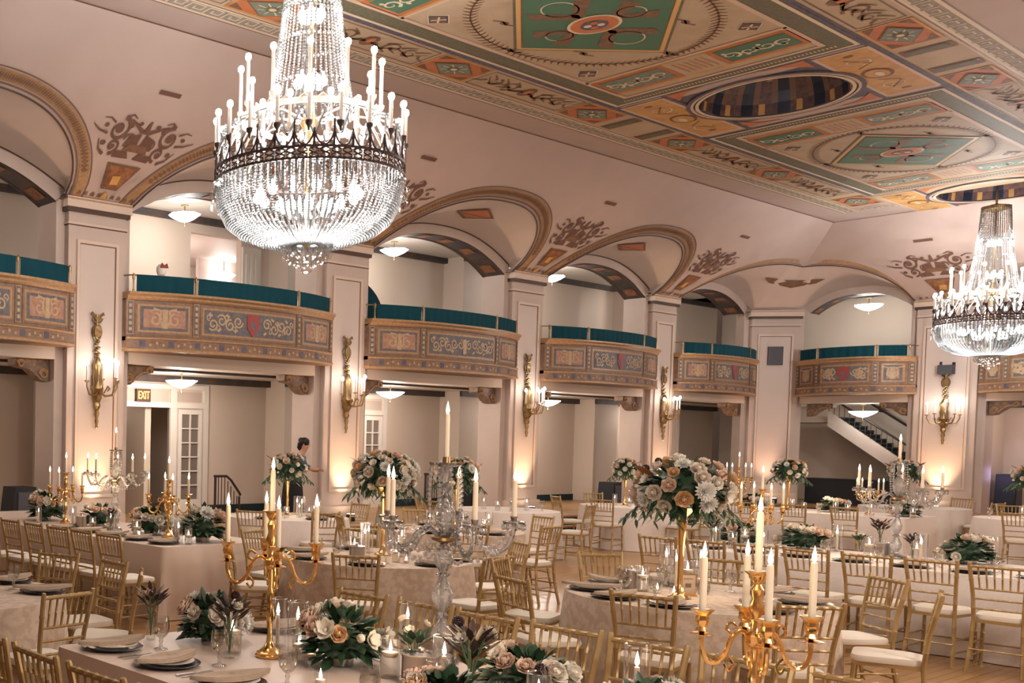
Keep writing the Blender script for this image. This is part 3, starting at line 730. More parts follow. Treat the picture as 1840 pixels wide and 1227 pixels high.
we.mi = 3; PB(PEN, 7.60, 7.63, 2.26, 2.3, PLZ, LC)
struct('wall_far', we, [M_['alcove'], M_['alcoveceil'], M_['soffit'], M_['line']], smooth=False)
# the side the photographer stands on, open towards the room
w = MB(); w.mi = 0
w.box(-4, 34, -4.2, -4.0, 0, 5.7); w.box(-4, 34, -4, 2*YC-YW, 5.6, 5.75); w.box(-4.2, -4, -4.2, 20, 0, 7.6); w.box(-4, 1.02, -4, 20, 5.55, 5.7); w.box(36, 36.2, -4.2, 20, 0, 7.6)
struct('wall_right', w, [M_['wall']], smooth=False)
# doors
def door_leaf(P, a0, a1, z0, z1, n, name='door'):
    mb = MB(); mb.mi = 0; B = lambda *k: mb.box(*k[:6], P)
    fr = .09
    B(a0,a0+fr,n-.03,n+.02,z0,z1); B(a1-fr,a1,n-.03,n+.02,z0,z1); B(a0+fr,a1-fr,n-.03,n+.02,z1-fr,z1); B(a0+fr,a1-fr,n-.03,n+.02,z0,z0+.30)
    g0, g1, h0, h1 = a0+fr, a1-fr, z0+.30, z1-fr
    m = (g0+g1)/2; B(m-.012,m+.012,n-.03,n+.0,h0,h1)
    for k in range(1, 6): zz = h0+(h1-h0)*k/6; B(g0,g1,n-.028,n-.001,zz-.012,zz+.012)
    mb.mi = 1; B(g0,g1,n+.002,n+.010,h0,h1)
    return mb.build(name, [M_['white'], M_['pane']], smooth=False)
def casing(P, a0, a1, name):
    mb = MB(); B = lambda *k: mb.box(*k, P)
    mb.mi = 0
    for a in (a0, a1): B(a-.08,a+.08,NB-.05,NB,PLZ,2.94)
    B(a0-.075,a1+.775,NB-.055,NB,DH,DH+.10); B(a0-.075,a1+.775,NB-.055,NB,2.84,2.935); B(a1+.78,a1+.9,NB-.05,NB,PLZ,2.94)
    mb.mi = 1; B(a0+.1,a1-.1,NB-.012,NB,DH+.12,2.82); B(a1+.12,a1+.74,NB-.012,NB,DH+.13,2.80)
    o = mb.build(name, [M_['white'], M_['wall']], smooth=False); o['kind'] = 'structure'; return o
for i, (a, b) in enumerate((D1, D2)):
    casing(PLG, a, b, 'trim_%d' % (i+3)); d_ = door_leaf(PLG, b+.12, b+.74, PLZ, DH-.03, NB-.02, 'door_%d' % (i+1)); d_['kind'] = 'structure'
# upper: panelled door leaf standing open in the bright bay, and a framed wall panel
mb = MB(); mb.mi = 0
mb.box(14.75, 15.25, NB-.06, NB-.01, FZ, 5.85, PLG)
for k in range(3): mb.box(14.83+k*.13, 14.91+k*.13, NB-.08, NB-.06, FZ+.3, 5.7, PLG)
o = mb.build('door_3', [M_['white']], smooth=False); o['kind'] = 'structure'
mb = MB(); mb.mi = 0
for (a0,a1,z0,z1) in ((10.2,11.2,3.9,3.95),(10.2,11.2,5.05,5.1),(11.15,11.2,3.9,5.1),(11.02,11.05,4.0,5.0)): mb.box(a0,a1,NB-.03,NB,z0,z1,PLG)
struct('trim_5', mb, [M_['trim']], smooth=False)
# dark doorway glimpse beyond the second door
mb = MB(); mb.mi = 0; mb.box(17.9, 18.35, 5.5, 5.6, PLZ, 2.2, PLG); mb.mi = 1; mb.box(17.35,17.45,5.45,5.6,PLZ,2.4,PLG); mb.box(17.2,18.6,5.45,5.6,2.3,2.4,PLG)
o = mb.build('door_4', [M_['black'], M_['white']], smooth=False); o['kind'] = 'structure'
# ------------------------------------------------------------------ chandeliers
def make_chandelier(lab):
    """origin on the floor below it; heights are true heights in the room"""
    t = thing('chandelier', lab, 'chandelier')
    RB_, RI = .97, .70
    mb = MB()                                    # pierced dark bronze crown band with finial spikes
    for j, (z0, z1) in enumerate(((4.565,4.585),(4.675,4.70))):
        mb.lathe([(RB_-.012,z0),(RB_+.012,z0),(RB_+.012,z1),(RB_-.012,z1),(RB_-.012,z0)], 64, caps=False)
    for i in range(56):
        a = 2*pi*i/56; c, s = cos(a), sin(a)
        pts = [(RB_*cos(a+.05*sin(k*pi/3)), RB_*sin(a+.05*sin(k*pi/3)), 4.58+.1*k/6) for k in range(7)]
        mb.tube(pts, .010, 4, False)
        pts = [(RB_*cos(a-.05*sin(k*pi/3)), RB_*sin(a-.05*sin(k*pi/3)), 4.58+.1*k/6) for k in range(7)]
        mb.tube(pts, .008, 4, False)
    for i in range(32):
        a = 2*pi*(i+.5)/32
        q = [(RB_*cos(a+.098*(k/4-.0)), RB_*sin(a+.098*(k/4-.0)), 4.70+.10*(2*k/4-1)**2) for k in range(-4, 5)]
        q = [(RB_*cos(a+.098*k/4), RB_*sin(a+.098*k/4), 4.70+.13*(abs(k)/4)**2.5) for k in range(-4, 5)]
        mb.tube(q, .012, 4, False)
        mb.tube([(RB_*cos(a+.098), RB_*sin(a+.098), 4.70), (RB_*cos(a+.098), RB_*sin(a+.098), 4.86 if i % 2 else 4.95)], [.013,.009], 5)
    mb.build('crown_band', M_['band'], t)
    mb = MB()
    mb.lathe([(RI-.02,5.19),(RI+.02,5.19),(RI+.025,5.235),(RI-.02,5.235),(RI-.02,5.19)], 48, caps=False)
    for i in range(24):
        a = 2*pi*i/24; mb.tube([(RI*cos(a),RI*sin(a),5.2),(RI*cos(a+.13),RI*sin(a+.13),5.27),(RI*cos(a+.26),RI*sin(a+.26),5.2)], .014, 4, False)
    for i in range(8):
        a = 2*pi*i/8; mb.tube([(RI*cos(a),RI*sin(a),5.2),(.8*cos(a),.8*sin(a),5.0),(RB_*cos(a),RB_*sin(a),4.7)], .012, 5, False)
        mb.tube([(RI*cos(a),RI*sin(a),5.21),(.4*cos(a),.4*sin(a),5.25),(.03*cos(a),.03*sin(a),5.2)], .010, 4, False)
    mb.build('upper_ring', M_['palegilt'], t)
    mb = MB(); mb.tube([(0,0,3.95),(0,0,7.9)], .022, 8); mb.lathe([(.05,5.1),(.10,5.18),(.05,5.3),(.03,5.5)], 12); mb.lathe([(.03,6.95),(.235,7.0),(.255,7.06),(.03,7.12)], 24); mb.lathe([(.0,3.86),(.05,3.93),(.03,4.03),(.015,4.1)], 10)
    mb.build('stem', M_['brass'], t)
    mb = MB()                                     # flowers of clear drops hung between the rings
    for i in range(24):
        a = 2*pi*(i+.5)/24; r = RB_-.03; x, y = r*cos(a), r*sin(a)
        for k in range(6):
            g = k*pi/3; mb.ball((x-.05*cos(g)*sin(a), y+.05*cos(g)*cos(a), 5.03+.05*sin(g)), .018, 5, 3)
        mb.ball((x,y,5.03), .026, 6, 4)
        for s in (-1, 1): mb.tube([(RI*cos(a),RI*sin(a),5.18),(x*.95,y*.95,5.10),(RB_*cos(a+s*.12),RB_*sin(a+s*.12),4.82)], .012, 4, False)
        mb.ball((RB_*.93*cos(a), RB_*.93*sin(a), 4.80), .035, 6, 4, 2.0)
    mb.build('crystal_swags', M_['crystal'], t)
    # bead strands: bowl, spout and cone; each strand is a part of its own
    def strand(path, r, n, nm):
        mb = MB()
        for k in range(n):
            u = k/(n-1)*(len(path)-1); i = min(int(u), len(path)-2); f = u-i
            p = [path[i][m]+(path[i+1][m]-path[i][m])*f for m in range(2)]
            mb.gem((p[0], 0, p[1]), r, r*1.25)
        return mb.build(nm, M_['crystal'], t, smooth=False)
    bowl = [(.955,4.56),(.955,4.45),(.925,4.29),(.84,4.13),(.70,4.02),(.50,3.945),(.30,3.915),(.13,3.92)]
    cone = [(.46,5.24),(.42,5.45),(.36,5.8),(.31,6.2),(.27,6.6),(.245,7.05)]
    s0 = strand(bowl, .0185, 50, 'bowl_strand'); n = 92
    for i in range(1, n):
        c = s0.copy(); COL.objects.link(c); c.parent = t; c.rotation_euler = (0,0,2*pi*i/n)
    s1 = strand(cone, .0145, 62, 'cone_strand'); n = 44
    for i in range(1, n):
        c = s1.copy(); COL.objects.link(c); c.parent = t; c.rotation_euler = (0,0,2*pi*i/n)
    mb = MB()                                     # dense lower bowl lining and basket under the ring
    for j in range(7):
        u = .35+.09*j; k = u*(len(bowl)-1); i = int(k); f = k-i; r = bowl[i][0]+(bowl[i+1][0]-bowl[i][0])*f-.02; z = bowl[i][1]+(bowl[i+1][1]-bowl[i][1])*f+.01
        m = int(r*90)
        for q in range(m): mb.gem((r*cos(2*pi*q/m), r*sin(2*pi*q/m), z), .017, .022)
    for i in range(120):                          # inner shower of beads
        a = 2*pi*i/120; r = .86 if i % 2 else .78
        for k in range(7): mb.gem((r*cos(a), r*sin(a), 4.60-.035*k), .014, .017)
    for z, r in ((6.35,.29),(6.38,.29),(6.33,.30),(6.0,.335),(5.55,.40)):
        for i in range(40): mb.gem((r*cos(2*pi*i/40+z), r*sin(2*pi*i/40+z), z), .018, .022)
    mb.build('crystal_lining', M_['crystal'], t, smooth=False)['kind'] = 'stuff'
    mb = MB()
    for (r, z, n, s) in ((.235,3.83,13,.034),(.165,3.775,10,.033),(.10,3.74,6,.030)):
        for i in range(n):
            a = 2*pi*i/n+r*9; mb.ball((r*cos(a), r*sin(a), z), s, 8, 6, 1.9); mb.tube([(r*.8*cos(a),r*.8*sin(a),3.94),(r*cos(a),r*sin(a),z)], .005, 3, False)
    mb.ball((0,0,3.685), .072, 16, 10)
    mb.build('bottom_spray', M_['drop'], t)
    mb = MB(); r = 1.005
    mb.tube([(RB_,0,4.57),(r,0,4.42)], .006, 3, False); mb.ball((r,0,4.42), .02, 5, 4, 2.2); mb.tube([(r,0,4.42),(r*.985*cos(.1),r*.985*sin(.1),4.36)], .005, 3, False); mb.ball((r*.985*cos(.1), r*.985*sin(.1), 4.33), .026, 5, 4, 2.0)
    for k in range(5): mb.gem((RB_*cos(k*.063), RB_*sin(k*.063), 4.55-.05*sin(pi*k/5)), .02, .026)
    s2 = mb.build('rim_drop', M_['drop'], t)
    for i in range(1, 20): c = s2.copy(); COL.objects.link(c); c.parent = t; c.rotation_euler = (0,0,2*pi*i/20)
    def candle(r, z, h, n, ph, nm):
        mb = MB(); mb.lathe([(.008,-.10),(.014,-.06),(.034,-.03),(.036,.0),(.014,.004)], 8, (r,0,z)); c0 = mb.build('candle_socket', M_['palegilt' if r < .9 else 'band'], t)
        mb = MB(); mb.lathe([(.019,0),(.019,h)], 8, (r,0,z)); k0 = mb.build('candle_sleeve', M_['candletube'], c0)
        mb = MB(); mb.lathe([(.012,0),(.030,.025),(.033,.045),(.026,.07),(0,.085)], 8, (r,0,z+h)); b0 = mb.build('bulb', M_['bulb'], c0)
        c0.rotation_euler = (0,0,ph)
        for i in range(1, n):
            c = c0.copy(); COL.objects.link(c); c.parent = t; c.rotation_euler = (0,0,ph+2*pi*i/n)
            for q in (k0, b0):
                d = q.copy(); COL.objects.link(d); d.parent = c
    for (r, z, n) in ((.52,4.42,14),(.25,4.30,8),(.10,6.28,5),(.13,5.6,6)):      # bulbs inside the bowl and the cone
        mb = MB(); mb.lathe([(0,-.055),(.035,-.04),(.052,0),(.04,.04),(.015,.06),(.015,.10)], 9, (r,0,z)); b0 = mb.build('inner_bulb', M_['bulb'], t)
        for i in range(1, n): c = b0.copy(); COL.objects.link(c); c.parent = t; c.rotation_euler = (0,0,2*pi*i/n)
    candle(.97, 4.93, .27, 20, .1, 'a'); candle(.72, 5.33, .40, 12, .2, 'b'); candle(.52, 5.05, .26, 8, .35, 'c')
    return t
ch0 = make_chandelier('large crystal chandelier hanging nearest the camera, above the round lace tables')
CHX = [(8.03, YC), (28.39, YC)]
place(ch0, (CHX[0][0], CHX[0][1], 0), .05)
ch1 = dup(ch0, (CHX[1][0], CHX[1][1], 0), .4, 'crystal chandelier farther off, hanging from the dome at the far end of the ceiling')
for o in (ch0, ch1): o['group'] = 'crystal chandeliers'
for (x, y) in CHX:
    light('chandelier_bowl_light', 'POINT', (x, y, 4.20), 520, (1, .96, .92), .20)
    light('chandelier_crown_light', 'POINT', (x, y, 5.00), 90, (1, .93, .86), .30)
    light('chandelier_cone_light', 'POINT', (x, y, 6.1), 130, (1, .95, .90), .10)

# ------------------------------------------------------------------ wall sconces
def make_sconce():
    t = thing('wall_sconce', 'gilt wall sconce', 'wall lamp')   # faces -Y, origin on the wall at lamp-cup height
    mb = MB()
    prof = [(.0,-.72),(.025,-.70),(.018,-.66),(.035,-.60),(.02,-.55),(.045,-.48),(.03,-.42),(.06,-.36),(.045,-.30),(.085,-.22),(.07,-.14),(.10,-.08),(.075,0),(.085,.10),(.07,.2),(.085,.3),(.05,.38),(.03,.42)]
    mb.lathe(prof, 12, (0,-.06,0), wob=lambda a, z: 1+.12*cos(6*a+z*30))
    for k in range(4): mb.tube([(-.045+.03*k,-.15,.02),(-.045+.03*k,-.155,.30)], .006, 4)
    mb.build('body', M_['brass'], t)
    mb = MB(); z = .42
    for k in range(9): mb.ball((.035*sin(k*2.1), -.04, .44+.033*k), .045-.002*k, 7, 4, .7)
    mb.build('leaf_chain', M_['brass'], t)
    mb = MB(); mb.lathe([(.0,-.02),(.09,-.015),(.10,.0),(.09,.015),(.0,.02)], 18)
    mb.v = [(v[0], -.04+v[2], .82+v[1]*1.35) for v in mb.v]
    mb.lathe([(.07,.022),(.078,.03),(.07,.038)], 16); mb.v = mb.v[:18*5]+[(v[0], -.04-v[2], .82+v[1]*1.4) for v in mb.v[18*5:]]
    mb.build('cameo', M_['brass'], t)
    mb = MB()
    for s in (-1, 1):
        mb.tube([(0,-.04,.96),(s*.06,-.05,.99),(s*.09,-.05,1.03),(s*.05,-.05,1.05),(0,-.04,1.0)], .018, 6); mb.tube([(0,-.04,1.0),(s*.05,-.05,1.07),(s*.11,-.05,1.12),(s*.13,-.05,1.09)], [.02,.02,.022,.012], 6)
    mb.tube([(0,-.04,.94),(0,-.04,1.1)], .02, 6)
    mb.build('bow', M_['brass'], t)
    for i, (x, y, dz) in enumerate(((-.30,-.22,.0),(-.10,-.36,.03),(.13,-.38,.05),(.27,-.24,.02),(.34,-.12,0))):
        mb = MB(); mb.tube([(0,-.08,-.12),(x*.35,y*.5-.05,-.20),(x*.8,y*.9,-.18),(x,y,-.06+dz),(x,y,.02+dz)], [.016,.015,.014,.012,.012], 6)
        mb.tube([(x*.3,y*.4-.05,-.15),(x*.5,y*.6-.04,-.04),(x*.62,y*.7-.02,-.08),(x*.5,y*.6-.03,-.12)], .008, 5)
        mb.lathe([(.012,.0),(.04,.02),(.042,.03),(.015,.035)], 8, (x,y,dz)); a = mb.build('arm', M_['brass'], t)
        mb = MB(); mb.lathe([(.015,.03),(.015,.27)], 8, (x,y,dz)); mb.build('candle_sleeve', M_['candletube'], a)
        mb = MB(); mb.lathe([(.010,.27),(.027,.29),(.030,.31),(.02,.34),(0,.352)], 8, (x,y,dz)); mb.build('bulb', M_['sbulb'], a)
    return t
sc0 = make_sconce()
SCN = ['gilt sconce on the pilaster nearest the left edge, beside the exit doorway', 'gilt sconce on the pilaster behind the person, second along the long wall', 'gilt sconce on the pilaster behind the crystal candelabrum, third along the long wall', 'gilt sconce on the slim pilaster before the corner pier', 'gilt sconce below the grey box on the far end pilaster']
for c, lab in zip(COLS[1:], SCN):
    place(sc0, (c-.02, YW-.012, 2.72), 0, lab, 'gilt wall sconces'); light('sconce_light', 'POINT', (c+.02, YW-.34, 3.02), 6, (1, .86, .76), .12)
place(sc0, (XE-.012, 9.86, 2.72), -pi/2, SCN[4], 'gilt wall sconces'); light('sconce_light', 'POINT', (XE-.34, 9.86, 3.02), 6, (1, .86, .76), .12)

# ------------------------------------------------------------------ floor uplights
def make_uplight():
    t = thing('uplight', 'small black floor uplight', 'lamp')
    mb = MB(); mb.lathe([(.07,0),(.085,.02),(.085,.12),(.075,.14)], 12); mb.build('housing', M_['black'], t)
    mb = MB(); mb.lathe([(.0,.142),(.07,.143)], 12); mb.build('lens', emit('uplight_lens', (1,.78,.55), 30), t)
    return t
up0 = make_uplight()
UPN = ['first along the long wall', 'second along the long wall', 'third along the long wall', 'fourth along the long wall']
for c, lab in zip(COLS[1:], UPN):
    place(up0, (c-.05, YW-.27, PLZ+.008), 0, 'warm floor uplight glowing at the foot of a pilaster, '+lab, 'floor uplights')
    light('uplight_beam', 'SPOT', (c-.05, YW-.30, PLZ+.16), 260, (1, .62, .36), .05, (radians(180-9), 0, 0), radians(62), .8)
place(up0, (XE-.27, 9.9, PLZ+.008), 0, 'warm floor uplight glowing at the foot of the far end pilaster', 'floor uplights')
light('uplight_beam', 'SPOT', (XE-.30, 9.9, PLZ+.16), 260, (1, .62, .36), .05, (0, radians(180+9), 0), radians(62), .8)
PM = ((PX0+XE)/2-.2, (YW+PY1)/2-.2)
place(up0, (PM[0], PM[1], PLZ+.008), 0, 'warm floor uplight glowing at the foot of the angled corner pier', 'floor uplights')
light('uplight_beam', 'SPOT', (PM[0], PM[1], PLZ+.16), 200, (1, .60, .40), .05, (radians(180-7), radians(-7), 0), radians(60), .8)

# ------------------------------------------------------------------ pendant lamps in the galleries
def make_pendant():
    t = thing('pendant_lamp', 'frosted glass pendant lamp', 'lamp')    # origin at the shade's rim
    mb = MB(); mb.tube([(0,0,.02),(0,0,.17)], .012, 6); mb.lathe([(.0,.17),(.07,.172),(.075,.19),(.0,.195)], 14); mb.lathe([(.0,-.20),(.012,-.17),(.008,-.13),(.0,-.12)], 8); mb.build('stem', M_['brass'], t)
    mb = MB(); mb.lathe([(.0,-.125),(.10,-.10),(.20,-.05),(.27,.0),(.285,.022),(.25,.012),(.15,-.045),(.0,-.09)], 24, wob=lambda a, z: 1+.06*cos(8*a)); mb.build('glass_shade', M_['shade'], t)
    return t
pd0 = make_pendant()
PDN = ['first bay beside the exit sign', 'second bay behind the tall flowers', 'third bay of the long wall']
for c, lab in zip((12.28, 18.06, 23.88), PDN):
    place(pd0, (c, 15.4, 5.98), 0, 'frosted pendant lamp over the upper gallery, '+lab, 'gallery pendant lamps'); light('pendant_light', 'POINT', (c, 15.4, 5.74), 50, (1,.90,.82), .15)
    place(pd0, (c, 15.4, 2.92), 0, 'frosted pendant lamp under the balcony, '+lab, 'gallery pendant lamps'); light('pendant_light', 'POINT', (c, 15.4, 2.68), 80, (1,.86,.74), .15)
place(pd0, (33.5, 12.12, 5.77), 0, 'frosted pendant lamp over the far end balcony above the staircase', 'gallery pendant lamps', (1.15,1.15,1.15)); light('pendant_light', 'POINT', (33.5, 12.1, 5.5), 36, (1,.92,.84), .15)
place(pd0, (33.1, 12.0, 2.86), 0, 'frosted pendant lamp hanging in front of the staircase', 'gallery pendant lamps', (1.15,1.15,1.15)); light('pendant_light', 'POINT', (33.1, 12.0, 2.6), 6, (1,.90,.80), .15)
for (x, y, e) in ((6.6,15.4,2.7),(6.6,15.4,5.75),(29.2,15.5,5.75),(29.2,15.5,2.7)): light('gallery_light', 'POINT', (x,y,e), 30, (1,.88,.78), .15)
light('room_beyond_light', 'POINT', (14.3, 19.5, 5.4), 170, (1,.86,.80), .25); light('corridor_light', 'POINT', (12.0, 17.6, 2.9), 7, (1,.86,.70), .2); light('corridor_light', 'POINT', (18.2, 18.4, 2.8), 10, (1,.86,.70), .2)
light('end_gallery_light', 'POINT', (32.9, 11.3, 2.2), 12, (1,.86,.74), .2); light('violet_uplight', 'POINT', (32.9, 9.0, 1.3), 5, (.62,.5,1), .2); light('end_gallery_light', 'POINT', (33.3, 8.0, 2.7), 20, (1,.80,.72), .15)  # first point: unseen fill added to brighten the wall behind the stairs
mb = MB(); t = thing('chandelier_lamp', 'bright glass lamp glowing in the room beyond the first balcony', 'lamp', (17.30, 20.1, 5.93))
mb.lathe([(0,-.12),(.2,-.08),(.3,0),(.2,.05),(0,.06)], 16); mb.build('glass_shade', emit('lit_lamp_shade', (1,.97,.93), 14), t)
mb = MB(); mb.tube([(0,0,.05),(0,0,.36)], .012, 5); mb.build('stem', M_['brass'], t)

# ------------------------------------------------------------------ balconies
def make_balcony(P, s0, s1, bulge, seed, shield, lab, where):
    """bowed painted parapet between two pilasters; returns the thing and its front curve"""
    rnd = random.Random(seed); t = thing('balcony', lab, 'balcony', group='painted balconies')
    c, h = (s0+s1)/2, (s1-s0)/2
    def nn(s): return -.10-bulge*(1-abs((s-c)/h)**2.4)           # front face depth (towards the room)
    K = 48
    ss = [s0+(s1-s0)*i/K for i in range(K+1)]
    def strip(mb, a, b, z0, z1, o0, o1=None, k=None):
        k = k or max(2, int((b-a)/(s1-s0)*K)); o1 = o0 if o1 is None else o1
        q = [a+(b-a)*i/k for i in range(k+1)]
        mb.add([p for s in q for p in (P(s, nn(s)-o0, z0), P(s, nn(s)-o1, z1))], [(2*i,2*i+1,2*i+3,2*i+2) for i in range(k)])
    def roll(mb, prof):                            # moulding: list of (offset, z)
        for (o0, z0), (o1, z1) in zip(prof, prof[1:]): strip(mb, s0, s1, z0, z1, o0, o1, K)
        for e in (s0, s1): mb.poly([P(e, nn(e)-o, z) for o, z in prof]+[P(e, .1, prof[-1][1]), P(e, .1, prof[0][1])])
    mb = MB(); mb.mi = 0; roll(mb, [(0,3.44),(0,4.12)])
    mb.add([q for s in ss for q in (P(s, nn(s), 3.27), P(s, .12, 3.27))], [(2*i,2*i+1,2*i+3,2*i+2) for i in range(K)])
    mb.add([q for s in ss for q in (P(s, nn(s), 4.22), P(s, .12, 4.22))], [(2*i,2*i+1,2*i+3,2*i+2) for i in range(K)])
    mb.build('parapet', M_['balc'], t)
    mb = MB(); roll(mb, [(.02,4.10),(.05,4.13),(.055,4.16),(.10,4.19),(.10,4.225),(.0,4.23)]); mb.build('cornice', M_['balcgold'], t)
    mb = MB(); mb.mi = 0; roll(mb, [(.015,3.27),(.05,3.275),(.05,3.31),(.025,3.33)]); mb.mi = 1; roll(mb, [(.028,3.33),(.028,3.465)]); mb.mi = 0; roll(mb, [(.028,3.465),(.045,3.475),(.045,3.495),(.01,3.51)])
    n = int((s1-s0)/.5)
    for i in range(n):
        a = s0+.2+(s1-s0-.4)*i/n; mb.mi = 2; strip(mb, a, a+.10, 3.345, 3.45, .034)
        mb.mi = 3
        for k in range(3): strip(mb, a+.16+k*.11, a+.20+k*.11, 3.36+.03*(k % 2), 3.40+.03*(k % 2), .034); 
        mb.mi = 4; strip(mb, a+.15, a+.46, 3.415, 3.43, .033)
    mb.build('frieze', [M_['balcgold'], M_['balc'], M_['blue'], M_['balcpale'], M_['wine']], t, smooth=False)
    a = .245*(s1-s0)                                # side panels narrower than the middle one
    cells = [(s0+.14, s0+a-.05, 0), (s0+a+.11, s1-a-.11, 1), (s1-a+.05, s1-.14, 0)]
    for (p0, p1, mid) in cells:
        mb = MB(); z0, z1 = 3.55, 4.07
        for (d, m, o) in ((0,0,.012),(.035,1,.016),(.075,2,.020),(.125,3 if not mid else 4,.024)):
            mb.mi = m; strip(mb, p0+d, p1-d, z0+d*.9, z1-d*.9, o)
        mb.mi = 5; q0, q1 = p0+.15, p1-.15; m = (q0+q1)/2; L = (q1-q0)/2; H = .20; zc = (z0+z1)/2
        def rib(pts, w):
            N = len(pts); vs = []
            for i, p in enumerate(pts):
                A, B = pts[max(0,i-1)], pts[min(N-1,i+1)]; dx, dz = B[0]-A[0], B[1]-A[1]; g = hypot(dx,dz) or 1
                for sg in (1,-1):
                    s = p[0]-sg*dz/g*w/2; vs.append(P(s, nn(s)-.030, p[1]+sg*dx/g*w/2))
            mb.add(vs, [(2*i,2*i+1,2*i+3,2*i+2) for i in range(N-1)])
        sp = lambda cx, cz, r, tt, a0, sg: [(cx+r*(1-.75*i/14)*cos(a0+sg*2*pi*tt*i/14), cz+r*(1-.75*i/14)*sin(a0+sg*2*pi*tt*i/14)) for i in range(15)]
        if mid:
            for k in range(4):
                for sg in (-1, 1):
                    cx = m+sg*(.24+(k+.5)*(L-.24)/4); dz = .035*(-1)**k
                    rib(sp(cx, zc+dz, .105, 1.35, k*1.3, sg*(-1)**k), .030); rib(sp(cx+sg*.08, zc-dz*2.2, .055, 1.1, 2+k, -sg*(-1)**k), .022)
                    rib([(cx-.075,zc-dz*4.2),(cx-.045,zc-dz*3.4),(cx-.01,zc-dz*3.0)], .04)
            if shield:
                mb.mi = 6; 
                q = [(m-.13,zc+.17),(m+.13,zc+.17),(m+.13,zc-.05),(m,zc-.2),(m-.13,zc-.05)]; mb.poly([P(s, nn(s)-.035, z) for s, z in q])
                mb.mi = 2; q = [(m-.05,zc+.06),(m+.05,zc+.06),(m+.05,zc-.05),(m,zc-.1),(m-.05,zc-.05)]; mb.poly([P(s, nn(s)-.040, z) for s, z in q])
            else:
                rib([(m,zc-.16),(m,zc-.05),(m,zc+.05),(m,zc+.13)], .10); [rib(sp(m+q_*.13,zc+.02,.10,1.3,pi/2,q_), .028) for q_ in (-1,1)]
        else:
            for sg in (-1, 1):
                rib(sp(m+sg*L*.5, zc-.02, .11, 1.1, pi/2, sg), .03); rib([(m+sg*.02,zc-.14),(m+sg*.10,zc-.02),(m+sg*.07,zc+.13),(m+sg*.2,zc+.16)], .035); rib([(m+sg*L*.3,zc+.15),(m+sg*L*.75,zc+.12)], .02)
            rib([(m,zc-.16),(m,zc-.02),(m,zc+.15)], .09)
        mb.build('painted_panel', [M_['balc'], M_['balcgold'], M_['balcblue'], M_['balcrose'], M_['balcblue'], M_['balcpale'], M_['red']], t, smooth=False)
    for s in (s0+.06, s0+a+.03, s1-a-.03, s1-.06):   # decorated strips between the panels
        mb = MB(); mb.mi = 0; strip(mb, s-.055, s+.055, 3.54, 4.09, .016); mb.mi = 1; strip(mb, s-.04, s+.04, 3.56, 4.07, .020); mb.mi = 2
        for k in range(5): strip(mb, s-.024, s+.024, 3.60+k*.095, 3.655+k*.095, .025)
        mb.build('pier_strip', [M_['balcgold'], M_['balcblue'], M_['balcpale']], t, smooth=False)
    posts = [s0+.12, s0+a+.03, s1-a-.03, s1-.10]
    for s in posts:
        mb = MB(); x = P(s, nn(s)+.01, 0); mb.lathe([(.022,4.22),(.022,4.26),(.014,4.28),(.014,4.42),(.024,4.44),(.026,4.49),(.015,4.52),(.0,4.54)], 8, (x[0],x[1],0)); mb.build('rail_post', M_['brass'], t)
    mb = MB(); mb.tube([P(s, nn(s)+.02, 4.50) for s in [posts[0]+(posts[-1]-posts[0])*i/30 for i in range(31)]], .014, 6)
    mb.tube([P(posts[0], nn(posts[0])+.02, 4.5), P(s0-.01, .05, 4.5)], .013, 6); mb.tube([P(posts[-1], nn(posts[-1])+.02, 4.5), P(s1+.01, .05, 4.5)], .013, 6); mb.build('rail', M_['brass'], t)
    for k, nm in enumerate(('left', 'middle', 'right')):
        mb = MB(); p0, p1 = posts[k]+.04, posts[k+1]-.04; K2 = max(20, int((p1-p0)*22))
        def f(u, v, p0=p0, p1=p1):
            s = p0+(p1-p0)*u; fold = .012*sin(u*K2*1.55+rnd.random()*.4)*(.35+.65*(1-v)); return P(s, nn(s)+.0+fold, 4.235+.275*v)
        mb.grid(f, K2*3, 3); o = mb.build('balcony_drape', M_['teal'], None)
        if P is PEN: nm = {'left':'right','middle':'middle','right':'left'}[nm]
        tag(o, 'teal pleated drape, %s part of the %s' % (nm, where), 'drape', 'teal balcony drapes')
    return t
BAL = [(COLS[0]+PW, COLS[1]-PW, 0, 'balcony cut by the left edge of the frame'), (COLS[1]+PW, COLS[2]-PW, 1, 'balcony above the lit exit sign'), (COLS[2]+PW, COLS[3]-PW, 0, 'second whole balcony along the long wall'),
       (COLS[3]+PW, COLS[4]-PW, 1, 'third whole balcony along the long wall'), (COLS[4]+PW, PX0+.05, 1, 'narrow balcony left of the corner pier')]
for i, (a, b, sh, nm) in enumerate(BAL):
    make_balcony(PLG, a-.05, b+.05, .40, i, sh, 'bowed painted '+nm+(', its middle panel with a red shield' if sh and i == 1 else ''), nm)
make_balcony(PEN, 10.46, PY1+.02, .62, 8, 1, 'bowed painted balcony in the end wall above the staircase', 'end balcony above the staircase')
make_balcony(PEN, 2*YC-9.19, 9.19, .45, 9, 0, 'bowed painted balcony in the end wall, cut by the right edge of the frame', 'end balcony cut by the right edge')
